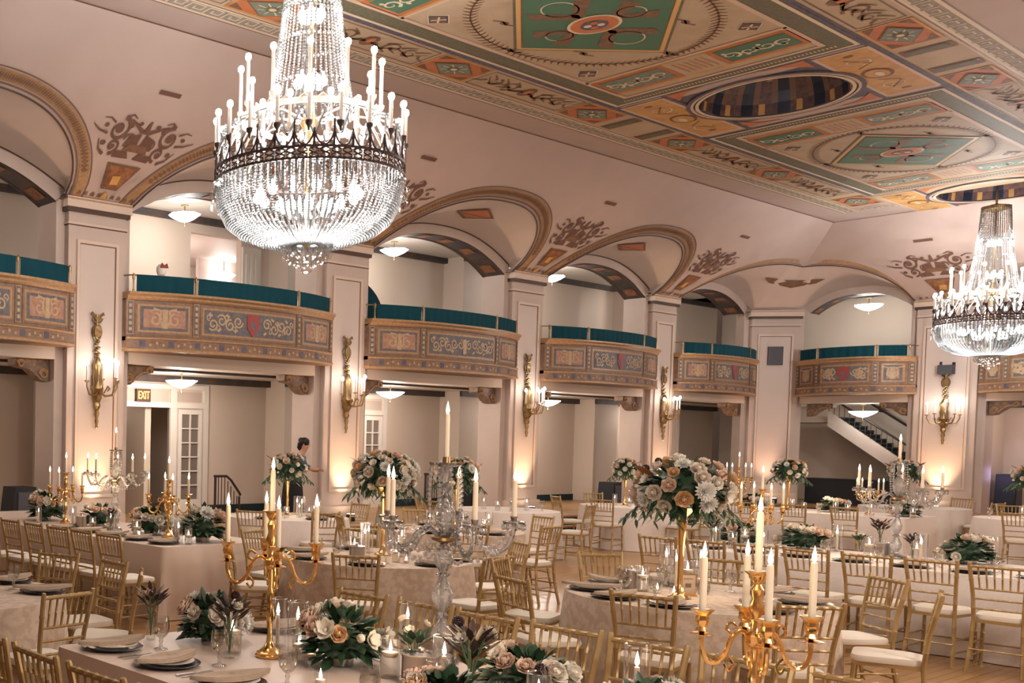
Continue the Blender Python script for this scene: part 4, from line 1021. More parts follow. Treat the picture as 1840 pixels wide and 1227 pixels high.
# carved brackets under the balconies
def make_bracket():
    t = thing('bracket', 'carved scroll bracket', 'bracket')   # origin: jamb top; points along +X
    mb = MB(); n = 14
    prof = [(0,0),(.62,0),(.62,-.10),(.50,-.13),(.36,-.15),(.24,-.24),(.14,-.32),(0,-.34)]
    mb.add([(x,y,z) for y in (-.11,.11) for x, z in prof], [tuple(range(8)), tuple(range(8,16))[::-1]]+[(i,(i+1)%8,8+(i+1)%8,8+i) for i in range(8)]); mb.build('console', M_['bracket'], t)
    mb = MB()
    for (x, z, r) in ((.52,-.07,.065),(.10,-.22,.085)):
        for y in (-.125, .125): mb.tube([(x+r*(1-.6*i/16)*cos(i*.6), y, z+r*(1-.6*i/16)*sin(i*.6)) for i in range(17)], .016, 5)
    mb.tube([(.47,-.12,-.10),(.36,-.125,-.11),(.24,-.125,-.2),(.17,-.125,-.27)], .02, 5); mb.build('scroll', M_['balcgold'], t)
    return t
br0 = make_bracket()
for i in range(4):
    nm = BAL[i][3]
    place(br0, (COLS[i]+PW+.18, YW+.36, LC-.03), 0, 'carved scroll bracket, left end of the '+nm, 'carved brackets'); place(br0, (COLS[i+1]-PW-.18, YW+.36, LC-.03), pi, 'carved scroll bracket, right end of the '+nm, 'carved brackets')
place(br0, (COLS[4]+PW+.18, YW+.36, LC-.03), 0, 'carved scroll bracket under the left end of the narrow corner balcony', 'carved brackets'); place(br0, (PX0-.1, YW+.36, LC-.03), pi, 'carved scroll bracket under the right end of the narrow corner balcony', 'carved brackets')
place(br0, (XE+.3, PY1-.16, LC-.03), -pi/2, 'carved scroll bracket left of the staircase under the end balcony', 'carved brackets'); place(br0, (XE+.3, 10.70, LC-.03), pi/2, 'carved scroll bracket right of the staircase under the end balcony', 'carved brackets')
place(br0, (XE+.3, 9.05, LC-.03), -pi/2, 'carved scroll bracket under the balcony at the right edge of the frame', 'carved brackets')

# ------------------------------------------------------------------ exit signs, wall boxes
def text_mesh(s, size, m, parent, name='lettering'):
    cu = bpy.data.curves.new(name, 'FONT'); cu.body = s; cu.size = size; cu.align_x = 'CENTER'; cu.align_y = 'CENTER'; cu.extrude = .004; cu.resolution_u = 2
    o = bpy.data.objects.new(name, cu); COL.objects.link(o)
    me = bpy.data.meshes.new_from_object(o); bpy.data.objects.remove(o); o = bpy.data.objects.new(name, me); COL.objects.link(o)
    me.materials.clear(); me.materials.append(m); o.parent = parent; return o
def exit_sign(x, lab):
    t = thing('exit_sign', lab, 'exit sign', (x, YW+NB-.02, 2.69), group='exit signs')
    mb = MB(); mb.box(-.17,.17,-.05,0,-.125,.125); mb.build('case', M_['signdark'], t, smooth=False)
    o = text_mesh('EXIT', .22, M_['signorange'], t); o.rotation_euler = (pi/2,0,0); o.location = (0,-.056,0); o.scale = (.62,1,1)
exit_sign(12.25, 'lit EXIT sign above the open doorway under the first balcony'); exit_sign(17.32, 'lit EXIT sign partly hidden behind the second pilaster')
t = thing('wall_speaker', 'flat dark speaker panel set high on the angled corner pier', 'speaker', P45(L5/2, -.02, 4.38), atan2(uy5, ux5))
mb = MB(); mb.box(-.17,.17,-.035,.0,-.24,.24); mb.build('grille', M_['darkgrey'], t, smooth=False)
mb = MB(); 
for (a,b,c_,d) in ((-.185,-.17,-.255,.255),(.17,.185,-.255,.255),(-.17,.17,.24,.255),(-.17,.17,-.255,-.24)): mb.box(a,b,-.04,.0,c_,d)
mb.build('frame', M_['iron'], t, smooth=False)
t = thing('wall_speaker', 'small dark grey box mounted above the far end sconce', 'speaker', (XE-.01, 9.84, 3.86), -pi/2)
mb = MB(); mb.box(-.15,.15,-.22,0,-.11,.11); mb.build('case', M_['darkgrey'], t, smooth=False)
mb = MB(); mb.box(-.15,-.12,-.06,0,.11,.2); mb.box(.10,.15,-.06,0,.11,.18); mb.build('mounting_bracket', M_['iron'], t, smooth=False)

# ------------------------------------------------------------------ staircase behind the end wall
t = thing('staircase', 'dark carpeted staircase rising to the left behind the end wall arch', 'stairs', (0,0,0))
n = 17; ya, za, yb, zb = 10.3, .75, 13.0, 2.75
mb = MB(); md = MB()
for i in range(n):
    y0 = ya+(yb-ya)*i/n; y1 = ya+(yb-ya)*(i+1)/n; z = za+(zb-za)*(i+1)/n
    mb.mi = 0; mb.box(33.65, 34.9, y0, y1, z-.16, z); mb.mi = 1; mb.box(33.64, 34.9, y0-.012, y0+.02, z-.03, z+.004)
mb.build('tread', [M_['carpet'], M_['darkgrey']], t, smooth=False)
mb = MB(); mb.add([(x,y,z) for x in (33.52,33.64) for y, z in ((ya,za-.25),(ya,za+.16),(yb,zb+.16),(yb,zb-.25))], [(0,1,2,3),(4,7,6,5),(0,4,5,1),(1,5,6,2),(2,6,7,3),(3,7,4,0)])
mb.build('stringer', M_['wall'], t, smooth=False)
for (x, dz, nm) in ((33.58,.62,'handrail'),(34.85,.85,'wall_rail')):
    mb = MB(); mb.tube([(x,ya-.1,za+dz-.05),(x,yb+.15,zb+dz+.06)], .03, 8)
    if nm == 'handrail':
        for i in range(22): y = ya+(yb-ya)*i/21; z = za+(zb-za)*i/21; mb.tube([(x,y,z+.1),(x,y,z+dz)], .008, 5)
    else:
        for y in (11.0, 12.2): z = za+(zb-za)*(y-ya)/(yb-ya); mb.ball((x,y,z+dz-.05), .05, 8, 5); mb.tube([(x,y,z+dz-.05),(35.03,y,z+dz-.1)], .015, 5)
    mb.build(nm, M_['iron'], t)
mb = MB(); mb.mi = 0; mb.box(33.66, 34.9, 13.0, 14.9, 2.60, 2.76); 
mb.build('landing', M_['alcove'], t, smooth=False)
# iron handrails by the doors
def hand_rail(x, lab):
    t = thing('handrail', lab, 'railing', (x, 15.55, PLZ+.008)); mb = MB(); 
    mb.tube([(0,0,0),(0,0,.80)], .025, 8); mb.tube([(.62,0,0),(.62,0,.40)], .022, 8); mb.build('post', M_['iron'], t)
    mb = MB(); mb.tube([(-.03,0,.80),(.28,0,.80),(.40,0,.72),(.63,0,.46),(.65,0,.42)], .025, 8); mb.build('top_rail', M_['iron'], t)
    mb = MB(); [mb.tube([(.08+.08*k,0,.0),(.08+.08*k,0,.80 if k < 3 else .80-.11*(k-2)*.9)], .009, 5) for k in range(7)]; mb.tube([(0,0,.06),(.62,0,.06)], .01, 5); mb.build('balusters', M_['iron'], t)
hand_rail(13.28, 'black iron handrail right of the first doorway'); hand_rail(19.5, 'black iron handrail behind the crystal candelabrum and white flowers')
# tapering black boxes standing by the wall
def black_box(x, y, w, h, z, lab):
    t = thing('loudspeaker', lab, 'speaker', (x, y, z), group='black boxes along the walls'); mb = MB()
    mb.add([(-w/2,-.2,0),(w/2,-.2,0),(w/2,.2,0),(-w/2,.2,0),(-w/2*.62,-.2,h),(w/2,-.2,h),(w/2,.2,h),(-w/2*.62,.2,h)], [(0,3,2,1),(4,5,6,7),(0,1,5,4),(1,2,6,5),(2,3,7,6),(3,0,4,7)])
    mb.build('cabinet', M_['black'], t, smooth=False)
    mb = MB(); mb.box(-w*.22,w*.42,-.215,-.2,.06,h-.08); mb.build('grille', M_['darkgrey'], t, smooth=False)
black_box(8.26, 14.45, .46, .72, PLZ+.008, 'tapering black box standing by the wall at the left edge')
black_box(21.1, 15.6, .34, .62, PLZ+.008, 'tapering black box standing by the wall behind the crystal candelabrum')
black_box(25.28, 14.55, .42, .60, PLZ+.008, 'tapering black box standing by the wall beside the small far flower ball')
black_box(33.5, 8.95, .62, .95, PLZ+.008, 'black box standing under the balcony at the right edge')
t = thing('draped_bench', 'low black covered bench below the staircase', 'bench', (32.80, 11.9, PLZ+.008)); mb = MB(); mb.box(-.27,.27,-1.15,1.2,0,.66); mb.build('cover', M_['black'], t, smooth=False); mb = MB(); mb.box(-.29,.29,-1.18,1.23,.66,.70); mb.build('top', M_['black'], t, smooth=False)
# things on the first balconies
t = thing('ornament', 'small white jar with a red bow on the balcony rail beside the exit sign pilaster', 'ornament', (10.54, 13.80, 4.53)); mb = MB(); mb.lathe([(.0,0),(.06,.0),(.085,.06),(.08,.13),(.05,.17),(.0,.18)], 12); mb.build('jar', M_['plate'], t); mb = MB()
for s in (-1,1): mb.tube([(0,-.07,.13),(s*.05,-.08,.17),(s*.07,-.08,.12),(0,-.075,.12)], .018, 5)
mb.build('bow', M_['red'], t)
t = thing('round_board', 'dark teal round table top leaning upright behind the second balcony', 'table top', (16.38, 15.0, FZ)); mb = MB(); mb.lathe([(0,-.03),(.93,-.03),(.93,.03),(0,.03)], 40); mb.v = [(v[0], v[2], v[1]+.95) for v in mb.v]; mb.build('top', M_['teal'], t); mb = MB(); mb.lathe([(.92,-.035),(.945,-.035),(.945,.035),(.92,.035),(.92,-.035)], 40, caps=False); mb.v = [(v[0], v[2], v[1]+.95) for v in mb.v]; mb.build('edge', M_['black'], t)
# ------------------------------------------------------------------ furniture and tableware prototypes
def bamboo(mb, p0, p1, r, nodes=4, n=7):
    p0, p1 = Vector(p0), Vector(p1); pts, rad = [], []
    for k in range(nodes+1):
        for (o, f) in ((-.012,1.0),(0,1.28),(.012,1.0)):
            t = k/nodes+o
            if 0 <= t <= 1: pts.append(p0.lerp(p1, t)); rad.append(r*f)
    mb.tube(pts, rad, n)
def make_chair():
    """gold chiavari chair, seat centre over the origin, looking along +Y"""
    t = thing('chiavari_chair', 'gold chiavari chair', 'chair')
    fl, bl = [(-.195,.19,0),(.195,.19,0)], [(-.175,-.235,0),(.175,-.235,0)]
    for s in (-1, 1):
        mb = MB(); bamboo(mb, (s*.195,.205,0), (s*.185,.185,.44), .0145, 3); mb.build('front_leg', M_['chairgold'], t)
        mb = MB(); P = [(s*.185,-.255,0),(s*.170,-.20,.25),(s*.163,-.185,.45),(s*.170,-.205,.65),(s*.190,-.262,.925)]
        pts, rad = [], []
        for a, b in zip(P, P[1:]):
            for f in (0,.46,.5,.54): pts.append(Vector(a).lerp(Vector(b), f)); rad.append(.0155*(1.22 if f == .5 else 1.0))
        pts.append(Vector(P[-1])); rad.append(.0155); pts.append(Vector(P[-1])+Vector((0,-.003,.012))); rad.append(.012); mb.tube(pts, rad, 7); mb.build('rear_leg', M_['chairgold'], t)
    mb = MB(); q = [(-.185,.20),(.185,.20),(.165,-.19),(-.165,-.19)]
    mb.add([(x,y,z) for z in (.425,.452) for x,y in q], [(3,2,1,0),(4,5,6,7)]+[(i,(i+1)%4,4+(i+1)%4,4+i) for i in range(4)]); mb.build('seat_frame', M_['chairgold'], t, smooth=False)
    mb = MB()
    def cu(u, v):
        a = 2*pi*u; e = .35
        sx = abs(cos(a))**e*(1 if cos(a) > 0 else -1); sy = abs(sin(a))**e*(1 if sin(a) > 0 else -1)
        k = (1, 1.03, 1.0, .75, 0)[int(round(v*4))]; z = (.452, .472, .492, .503, .507)[int(round(v*4))]
        y = sy*.195*k; return (sx*(.183+.02*sy)*k, y+.01, z)
    mb.grid(cu, 32, 4, True); mb.build('cushion', M_['cushion'], t)
    yb = lambda z: -.205-(z-.65)*.207 if z > .65 else -.185-(z-.45)*.1
    xb = lambda z: .170+(z-.65)*.0727 if z > .65 else .163+(z-.45)*.035
    mb = MB(); z = .905; bamboo(mb, (-xb(z),yb(z),z), (xb(z),yb(z),z), .0135, 6); mb.build('top_rail', M_['chairgold'], t)
    for z in (.715, .63, .545):
        mb = MB(); bamboo(mb, (-xb(z),yb(z),z), (xb(z),yb(z),z), .0095, 4, 6); mb.build('back_rail', M_['chairgold'], t)
    for i in range(6):
        f = (i-2.5)/3.5; mb = MB(); bamboo(mb, (f*xb(.715),yb(.715),.715), (f*xb(.905),yb(.905),.905), .0075, 2, 5); mb.build('spindle', M_['chairgold'], t)
    for (a, b) in (((-.192,.198,.20),(.192,.198,.20)),((-.178,-.225,.20),(.178,-.225,.20)),((-.192,.20,.24),(-.176,-.22,.24)),((.192,.20,.24),(.176,-.22,.24)),((-.194,.202,.13),(-.181,-.24,.13)),((.194,.202,.13),(.181,-.24,.13))):
        mb = MB(); bamboo(mb, a, b, .0085, 3, 6); mb.build('stretcher', M_['chairgold'], t)
    return t
chair0 = make_chair()
def chair_at(bx, by, dx, dy, lab, group):
    """bx, by: top of the back; dx, dy: the way the sitter looks"""
    l = hypot(dx, dy); dx /= l; dy /= l
    return place(chair0, (bx+dx*.255, by+dy*.255, 0), atan2(dy, dx)-pi/2, lab, group)

def round_cloth(name, c, r, m, seed, lab, group=None, h=.76):
    mb = MB(); rnd = random.Random(seed); n = 96; k = rnd.randint(11, 14); ph = rnd.random()*6
    def f(u, v):
        a = 2*pi*u
        if v < .25: q = v/.25; return (r*q*cos(a), r*q*sin(a), h)
        t = (v-.25)/.75; z = h*(1-t)+.006*t; w = (.014+.045*t**1.2)*(.5+.5*cos(k*a+ph+.4*sin(3*a)))
        rr_ = r+.010*min(1, t*8)+w*min(1, t*3)+.005*t; return (rr_*cos(a), rr_*sin(a), z)
    mb.grid(f, n, 16, True)
    o = mb.build(name, M_[m]); o.location = (c[0], c[1], 0)
    return tag(o, lab, 'tablecloth', group)
def long_cloth(c, hx, hy, m, seed, lab, group=None, h=.76):
    mb = MB(); rnd = random.Random(seed); rad = .05
    per = []                                       # rounded rectangle outline
    for (cx, cy, a0) in ((hx-rad,hy-rad,0),(-hx+rad,hy-rad,pi/2),(-hx+rad,-hy+rad,pi),(hx-rad,-hy+rad,3*pi/2)):
        for i in range(6): a = a0+pi/2*i/5; per.append((cx+rad*cos(a), cy+rad*sin(a), cos(a), sin(a)))
    q = []
    for i in range(len(per)):
        a, b = per[i], per[(i+1) % len(per)]; d = hypot(b[0]-a[0], b[1]-a[1]); k = max(1, int(d/.06))
        for j in range(k): f = j/k; q.append(tuple(a[m_]+(b[m_]-a[m_])*f for m_ in range(4)))
    n = len(q); ph = [rnd.random()*6 for _ in range(3)]
    def f(u, v):
        i = int(round(u*n)) % n; x, y, nx_, ny_ = q[i]
        if v < .001: return (x, y, h)
        corner = abs(nx_*ny_)*2; s = i*.06
        w = .014*sin(s*5.2+ph[0])+.016*sin(s*11.1+ph[1])*(.4+v)+(.085+.03*sin(i*2.1))*corner*v+.012
        o = w*v**.8+.012*min(1, v*6)+.02*v; return (x+nx_*o, y+ny_*o, h*(1-v)+.006*v)
    mb.grid(f, n, 10, True); mb.add([(x,y,h) for x,y,_,_ in q], [list(range(n))])
    o = mb.build('tablecloth', M_[m]); o.location = (c[0], c[1], 0)
    return tag(o, lab, 'tablecloth', group)

# --- place settings
def make_charger():
    mb = MB(); mb.lathe([(0,.004),(.115,.004),(.165,.014),(.168,.017),(.160,.018),(.112,.009),(0,.009)], 28); return tag(mb.build('charger_plate', M_['charger']), 'charger', 'plate')
def make_plate():
    mb = MB(); mb.lathe([(0,.010),(.09,.010),(.134,.022),(.137,.025),(.130,.025),(.088,.015),(0,.015)], 28); return tag(mb.build('dinner_plate', M_['plate']), 'plate', 'plate')
def make_napkin():
    mb = MB()
    for i, (w, z, s) in enumerate(((.082,.025,0),(.074,.032,.010),(.060,.038,.017))):
        def f(u, v, w=w, z=z, s=s):
            a = 2*pi*u; y = .215*sin(a); e = 1-abs(sin(a))**3*.55
            return (cos(a)*w*e*(1-v*.0)*(1 if v < .99 else 0)+s*.3, y*(1 if v < .99 else 0), z+.007*min(1,v*2)+.010*abs(sin(a))**2)
        mb.grid(f, 24, 2, True)
    return tag(mb.build('napkin', M_['napkin']), 'napkin', 'napkin')
def make_knife():
    mb = MB(); mb.box(-.009,.009,-.11,.0,.001,.006); mb.add([(-.008,0,.002),(.008,0,.002),(.009,.08,.002),(.0,.12,.002),(-.008,.1,.002)], [(0,1,2,3,4)]); return tag(mb.build('table_knife', M_['silver'], smooth=False), 'knife', 'cutlery')
def make_fork():
    mb = MB(); mb.box(-.006,.006,-.11,.02,.001,.005); mb.box(-.011,.011,.02,.05,.002,.006)
    for k in range(4): mb.box(-.011+.006*k,-.008+.006*k,.05,.09,.003,.006)
    return tag(mb.build('table_fork', M_['silver'], smooth=False), 'fork', 'cutlery')
def make_goblet():
    t = thing('goblet', 'goblet', 'glass')
    mb = MB(); mb.lathe([(.038,.0),(.036,.004),(.012,.010),(.008,.030),(.012,.044),(.009,.055),(.022,.066),(.038,.085),(.044,.115),(.043,.150),(.041,.172)], 14, caps=False); mb.build('glass', M_['goblet'], t)
    mb = MB(); mb.lathe([(0,.067),(.021,.068),(.036,.086),(.042,.115),(.041,.140),(0,.140)], 12); mb.build('water', M_['water'], t); return t
charger0, plate0, napkin0, knife0, fork0, goblet0 = make_charger(), make_plate(), make_napkin(), make_knife(), make_fork(), make_goblet()
TZ = .7625
def setting(x, y, dx, dy, where, group, goblet=True, cut=False, n=0):
    """a place setting; dx, dy points from the guest into the table"""
    a = atan2(dy, dx)-pi/2; px, py = cos(a), sin(a)
    place(charger0, (x,y,TZ), a, 'black charger plate '+where, 'charger plates'); place(plate0, (x,y,TZ+.004), a, 'white dinner plate '+where, 'dinner plates')
    place(napkin0, (x,y,TZ+.004), a+.18*sin(n*2.1), 'taupe folded napkin '+where, 'napkins')
    if cut:
        place(knife0, (x+px*.215, y+py*.215, TZ), a, 'silver knife by the plate '+where, 'knives'); place(fork0, (x-px*.215, y-py*.215, TZ), a, 'silver fork by the plate '+where, 'forks')
    if goblet: place(goblet0, (x+dx*.21+px*.15, y+dy*.21+py*.15, TZ), 0, 'water goblet by the plate '+where, 'water goblets')

# --- candles
def flame(t, x, y, z, s, m, parent):
    mb = MB(); mb.lathe([(0,0),(.0058*s,.007*s),(.0066*s,.014*s),(.0045*s,.026*s),(.0018*s,.038*s),(0,.046*s)], 8, (x,y,z)); return mb.build('flame', M_[m], parent)
def make_hurricane(h=.26, r=.05, ch=.17, cr=.011, name='hurricane_candle'):
    t = thing(name, 'taper candle in a clear glass cylinder', 'candle')
    mb = MB(); mb.lathe([(0,.004),(r-.002,.004),(r,.008),(r,h-.004),(r+.0015,h),(r-.002,h+.002),(r-.004,h-.002)], 20, caps=False); mb.build('glass_cylinder', M_['glass'], t)
    mb = MB(); mb.lathe([(cr+.008,.005),(cr+.008,.014),(cr,.018),(cr*.93,ch),(cr*.4,ch+.004)], 10); c = mb.build('candle', M_['wax'], t); flame(t,0,0,ch+.004,1.35,'spark',c); return t
def make_floating(h=.20, r=.05):
    t = thing('floating_candle', 'floating candle in a glass cylinder of water', 'candle')
    mb = MB(); mb.lathe([(0,.004),(r-.002,.004),(r,.008),(r,h-.004),(r+.0015,h),(r-.002,h+.002),(r-.004,h-.002)], 20, caps=False); mb.build('glass_cylinder', M_['glass'], t)
    mb = MB(); mb.lathe([(0,.006),(r-.004,.006),(r-.004,h*.55),(0,h*.55)], 18); mb.build('water', M_['water'], t)
    mb = MB(); mb.lathe([(0,h*.50),(.03,h*.51),(.041,h*.60),(.041,h*.64),(.0,h*.645)], 16); c = mb.build('candle', M_['wax'], t); flame(t,0,0,h*.65,1.25,'spark',c); return t
def make_votive():
    t = thing('votive_candle', 'small glass votive', 'candle')
    mb = MB(); mb.lathe([(0,.003),(.026,.003),(.031,.06),(.029,.061)], 14, caps=False); mb.build('glass_cup', M_['glass'], t)
    mb = MB(); mb.lathe([(0,.005),(.022,.005),(.023,.026),(0,.026)], 12); c = mb.build('candle', M_['wax'], t); flame(t,0,0,.027,1.1,'spark',c); return t
def make_canister():
    t = thing('silver_canister', 'ribbed silver canister', 'vase')
    mb = MB(); mb.lathe([(0,.0),(.055,.0),(.06,.006),(.06,.125),(.063,.13),(.063,.137)], 40, wob=lambda a, z: 1+.012*cos(20*a)); mb.build('body', M_['pewter'], t)
    mb = MB(); mb.lathe([(.05,.139),(.066,.137),(.068,.143),(.05,.147),(.02,.150),(.008,.155),(.012,.166),(0,.172)], 20); mb.build('lid', M_['silver'], t); return t
hur0, hurL0, flo0, vot0, can0 = make_hurricane(), make_hurricane(.32,.05,.22,.0115), make_floating(), make_votive(), make_canister()

# --- flowers
FM = {}
def flower_mesh(kind, col):
    if (kind, col) in FM: return FM[(kind, col)]
    mb = MB(); rnd = random.Random(len(FM)+3)
    def petal(a, tilt, l, w, cup, base=.0, z=.0):
        def f(u, v):
            x = (u-.5)*2; s = l*v; ww = w*sin(pi*min(.97,.12+.80*v))
            r = base+s*sin(tilt)*(1-.25*cup*v); h = z+s*cos(tilt)+cup*.25*l*(v*v)*(1 if tilt > .9 else -.2)
            r2 = r-cup*.35*w*x*x*(1 if tilt < .9 else .3); px, py = r2, ww*x
            return (px*cos(a)-py*sin(a), px*sin(a)+py*cos(a), h)
        mb.grid(f, 3, 3)
    if kind == 'rose':
        mb.ball((0,0,.30), .28, 8, 5, 1.15)
        for ring, (n, ti, l, w, b) in enumerate(((3,.15,.62,.34,.14),(5,.45,.70,.40,.18),(6,.85,.78,.45,.2),(7,1.25,.80,.46,.2))):
            for i in range(n): petal(2*pi*i/n+ring*.7+rnd.random()*.3, ti+rnd.uniform(-.08,.08), l, w, .6, b*.8, .05-.03*ring)
    elif kind == 'dahlia':
        for ring, (n, ti) in enumerate(((8,.25),(11,.6),(14,.95),(15,1.25),(16,1.5))):
            for i in range(n): petal(2*pi*i/n+ring*.5, ti+rnd.uniform(-.08,.08), .55+.09*ring, .13, .5, .06, .1)
    elif kind == 'open':
        for ring, (n, ti) in enumerate(((5,.75),(7,1.2))):
            for i in range(n): petal(2*pi*i/n+ring*.5, ti+rnd.uniform(-.15,.1), .8, .36, .4, .06, .06)
        mb.ball((0,0,.2), .16, 8, 4)
    elif kind == 'scabiosa':
        for i in range(60):
            z = 1-2*(i+.5)/60; a = i*2.4; r = sqrt(1-z*z); mb.ball((.5*r*cos(a), .5*r*sin(a), .35+.5*z), .12, 5, 3)
    elif kind == 'bud':
        mb.ball((0,0,.35), .42, 8, 5, 1.2); [petal(2*pi*i/4, .25, .8, .4, .6, .2) for i in range(4)]
    o = mb.build(kind, PET[col]); me = o.data; bpy.data.objects.remove(o); FM[(kind, col)] = me; return me
def orient(o, n, spin):
    n = Vector(n).normalized(); q = n.to_track_quat('Z', 'Y'); o.rotation_mode = 'QUATERNION'
    from mathutils import Quaternion
    o.rotation_quaternion = q @ Quaternion((0,0,1), spin)
NAMES = {'rose':'rose','dahlia':'chrysanthemum','open':'open_bloom','scabiosa':'dark_scabiosa','bud':'rose_bud'}
def add_flower(parent, kind, col, p, n, r, rnd):
    o = bpy.data.objects.new(NAMES[kind], flower_mesh(kind, col)); COL.objects.link(o); o.parent = parent; o.location = p; o.scale = (r,r,r); orient(o, n, rnd.random()*6); return o
def leaf(mb, p, d, l, w, droop, rnd):
    d = Vector(d).normalized(); s = d.cross(Vector((0,0,1)))
    if s.length < .1: s = Vector((1,0,0))
    s.normalize(); s = (s+Vector((rnd.uniform(-.4,.4),rnd.uniform(-.4,.4),rnd.uniform(-.5,.5)))).normalized()
    pts = []
    for v in (0,.35,.7,1):
        c = Vector(p)+d*l*v+Vector((0,0,-droop*l*v*v)); ww = w*(0.15,1,.8,.02)[(0,.35,.7,1).index(v)]; up = d.cross(s)*(.18*ww)
        pts += [c-s*ww+up, c, c+s*ww+up]
    mb.add(pts, [(3*i+j,3*i+j+1,3*i+j+4,3*i+j+3) for i in range(3) for j in range(2)])
PALL = (('rose','ivory',4),('rose','blush',3),('rose','pale',3),('dahlia','white',2),('open','ivory',2),('rose','peach',1.4),('scabiosa','wine',.9),('bud','ivory',1.5))
def pick(rnd, pal):
    s = rnd.random()*sum(p[2] for p in pal)
    for p in pal:
        s -= p[2]
        if s <= 0: return p
    return pal[0]
def low_arrangement(seed, rx=.20, ry=.17, h=.20, nf=17, pal=PALL, fr=.058):
    rnd = random.Random(seed); t = thing('flower_arrangement', 'low arrangement', 'flowers')
    mb = MB(); mb.lathe([(0,0),(.055,0),(.06,.03),(.055,.06),(.0,.06)], 14); mb.build('bowl', M_['pewter'], t)
    mb = MB(); mb.ball((0,0,.09), min(rx,ry)*.55, 10, 6, .8)
    for i in range(120):
        a = rnd.random()*2*pi; e = rnd.uniform(-.25,1.3); d = (cos(a)*cos(e)*rx/ry, sin(a)*cos(e), sin(e)*.9)
        p = (rx*.62*cos(a)*cos(e), ry*.62*sin(a)*cos(e), .08+h*.55*max(0,sin(e))); leaf(mb, p, d, rnd.uniform(.07,.115), rnd.uniform(.016,.027), rnd.uniform(.1,.5), rnd)
    for i in range(46):                            # skirt of leaves that hides the bowl
        a = i*2.4; d = (cos(a)*rx/ry, sin(a), rnd.uniform(-.12,.35)); p = (rx*.45*cos(a), ry*.45*sin(a), rnd.uniform(.035,.10)); leaf(mb, p, d, rnd.uniform(.08,.13), rnd.uniform(.02,.03), rnd.uniform(.15,.3), rnd)
    mb.build('foliage', M_['leaf'], t)
    for i in range(nf):
        e = -.12+1.35*((i*.618) % 1)**.9; a = i*2.4+rnd.uniform(-.25,.25); k, c, _ = pick(rnd, pal)
        n = (cos(a)*cos(e), sin(a)*cos(e), sin(e)); r = fr*rnd.uniform(.8,1.25)*(1.25 if k == 'dahlia' else .6 if k in ('scabiosa','bud') else 1)
        add_flower(t, k, c, (rx*1.04*n[0], ry*1.04*n[1], .085+h*.66*n[2]), n, r, rnd)
    return t
def tall_arrangement(seed, R_=.33, H_=.52, nf=34, stem='goldmetal', sz=.72):
    """trumpet vase with a ball of flowers; H_ is the height where the bowl starts"""
    rnd = random.Random(seed); t = thing('tall_flower_arrangement', 'tall flowers', 'flowers')
    mb = MB(); mb.lathe([(.0,0),(.075,0),(.08,.008),(.055,.02),(.028,.05),(.019,.12),(.018,H_*.55),(.028,H_*.82),(.034,H_*.9),(.022,H_*.93),(.03,H_*.96),(.10,H_+.03),(.115,H_+.045)], 18); mb.build('trumpet_vase', M_[stem], t)
    zc = H_+R_*.55; mb = MB(); mb.ball((0,0,zc), R_*.66, 14, 9, sz)
    for i in range(230):
        a = rnd.random()*2*pi; z = rnd.uniform(-.75,1); q = sqrt(max(0,1-z*z)); d = (q*cos(a), q*sin(a), z*.8)
        p = (R_*.6*d[0], R_*.6*d[1], zc+R_*.6*sz*z); leaf(mb, p, d, rnd.uniform(.09,.145)*R_/.33, rnd.uniform(.014,.026), rnd.uniform(.1,.6) if z > -.3 else .9, rnd)
    for i in range(16):
        a = i*.39; p0 = Vector((R_*.8*cos(a), R_*.8*sin(a), zc-.10))
        for k in range(5): leaf(mb, p0+Vector((cos(a)*.03*k, sin(a)*.03*k, -.03*k)), (cos(a+(-1)**k), sin(a+(-1)**k), -.4), .075, .012, .5, rnd)
    mb.build('foliage', M_['leaf'], t)
    mb = MB(); [leaf(mb, (R_*.7*cos(a), R_*.7*sin(a), zc+.1*sin(a*3)), (cos(a),sin(a),.5), .16, .045, .0, rnd) for a in (.7,2.6,4.4,5.6)]; mb.build('magnolia_leaves', M_['magback'], t)
    for i in range(nf):
        z = -.62+1.58*(i+.5)/nf; z = min(.98, z); q = sqrt(1-z*z); a = i*2.4+rnd.uniform(-.2,.2); k, c, _ = pick(rnd, PALL); n = (q*cos(a), q*sin(a), z)
        r = .068*R_/.33*rnd.uniform(.8,1.25)*(1.2 if k == 'dahlia' else .6 if k in ('scabiosa','bud') else 1)
        add_flower(t, k, c, (R_*.95*n[0], R_*.95*n[1], zc+R_*.95*sz*n[2]), n, r, rnd)
    return t
def bud_vase(seed, dark=True, tall=.17, blooms=(('rose','ivory'),('rose','blush'))):
    rnd = random.Random(seed); t = thing('bud_vase', 'bud vase', 'flowers')
    mb = MB(); mb.lathe([(0,.0),(.024,.0),(.028,.03),(.02,.08),(.012,tall*.8),(.016,tall)], 12, caps=False); mb.build('glass_vase', M_['glass'], t)
    mb = MB()
    for i in range(5): a = i*1.3; mb.tube([(0,0,.02),(.01*cos(a),.01*sin(a),tall*.8),(.05*cos(a),.05*sin(a),tall+.08)], .0035, 4)
    mb.build('stems', M_['stem'], t)
    mb = MB()
    for i in range(26 if dark else 14): a = i*2.4; leaf(mb, (.03*cos(a),.03*sin(a),tall+.01+.003*i), (cos(a),sin(a),.9), rnd.uniform(.07,.11), .013 if dark else .02, .1, rnd)
    mb.build('foliage', M_['leafdark' if dark else 'leaf'], t)
    for i, (k, c) in enumerate(blooms): a = 1.2+i*2.3; add_flower(t, k, c, (.055*cos(a),.055*sin(a),tall+.07+.02*i), (cos(a),sin(a),1.0), .036, rnd)
    return t

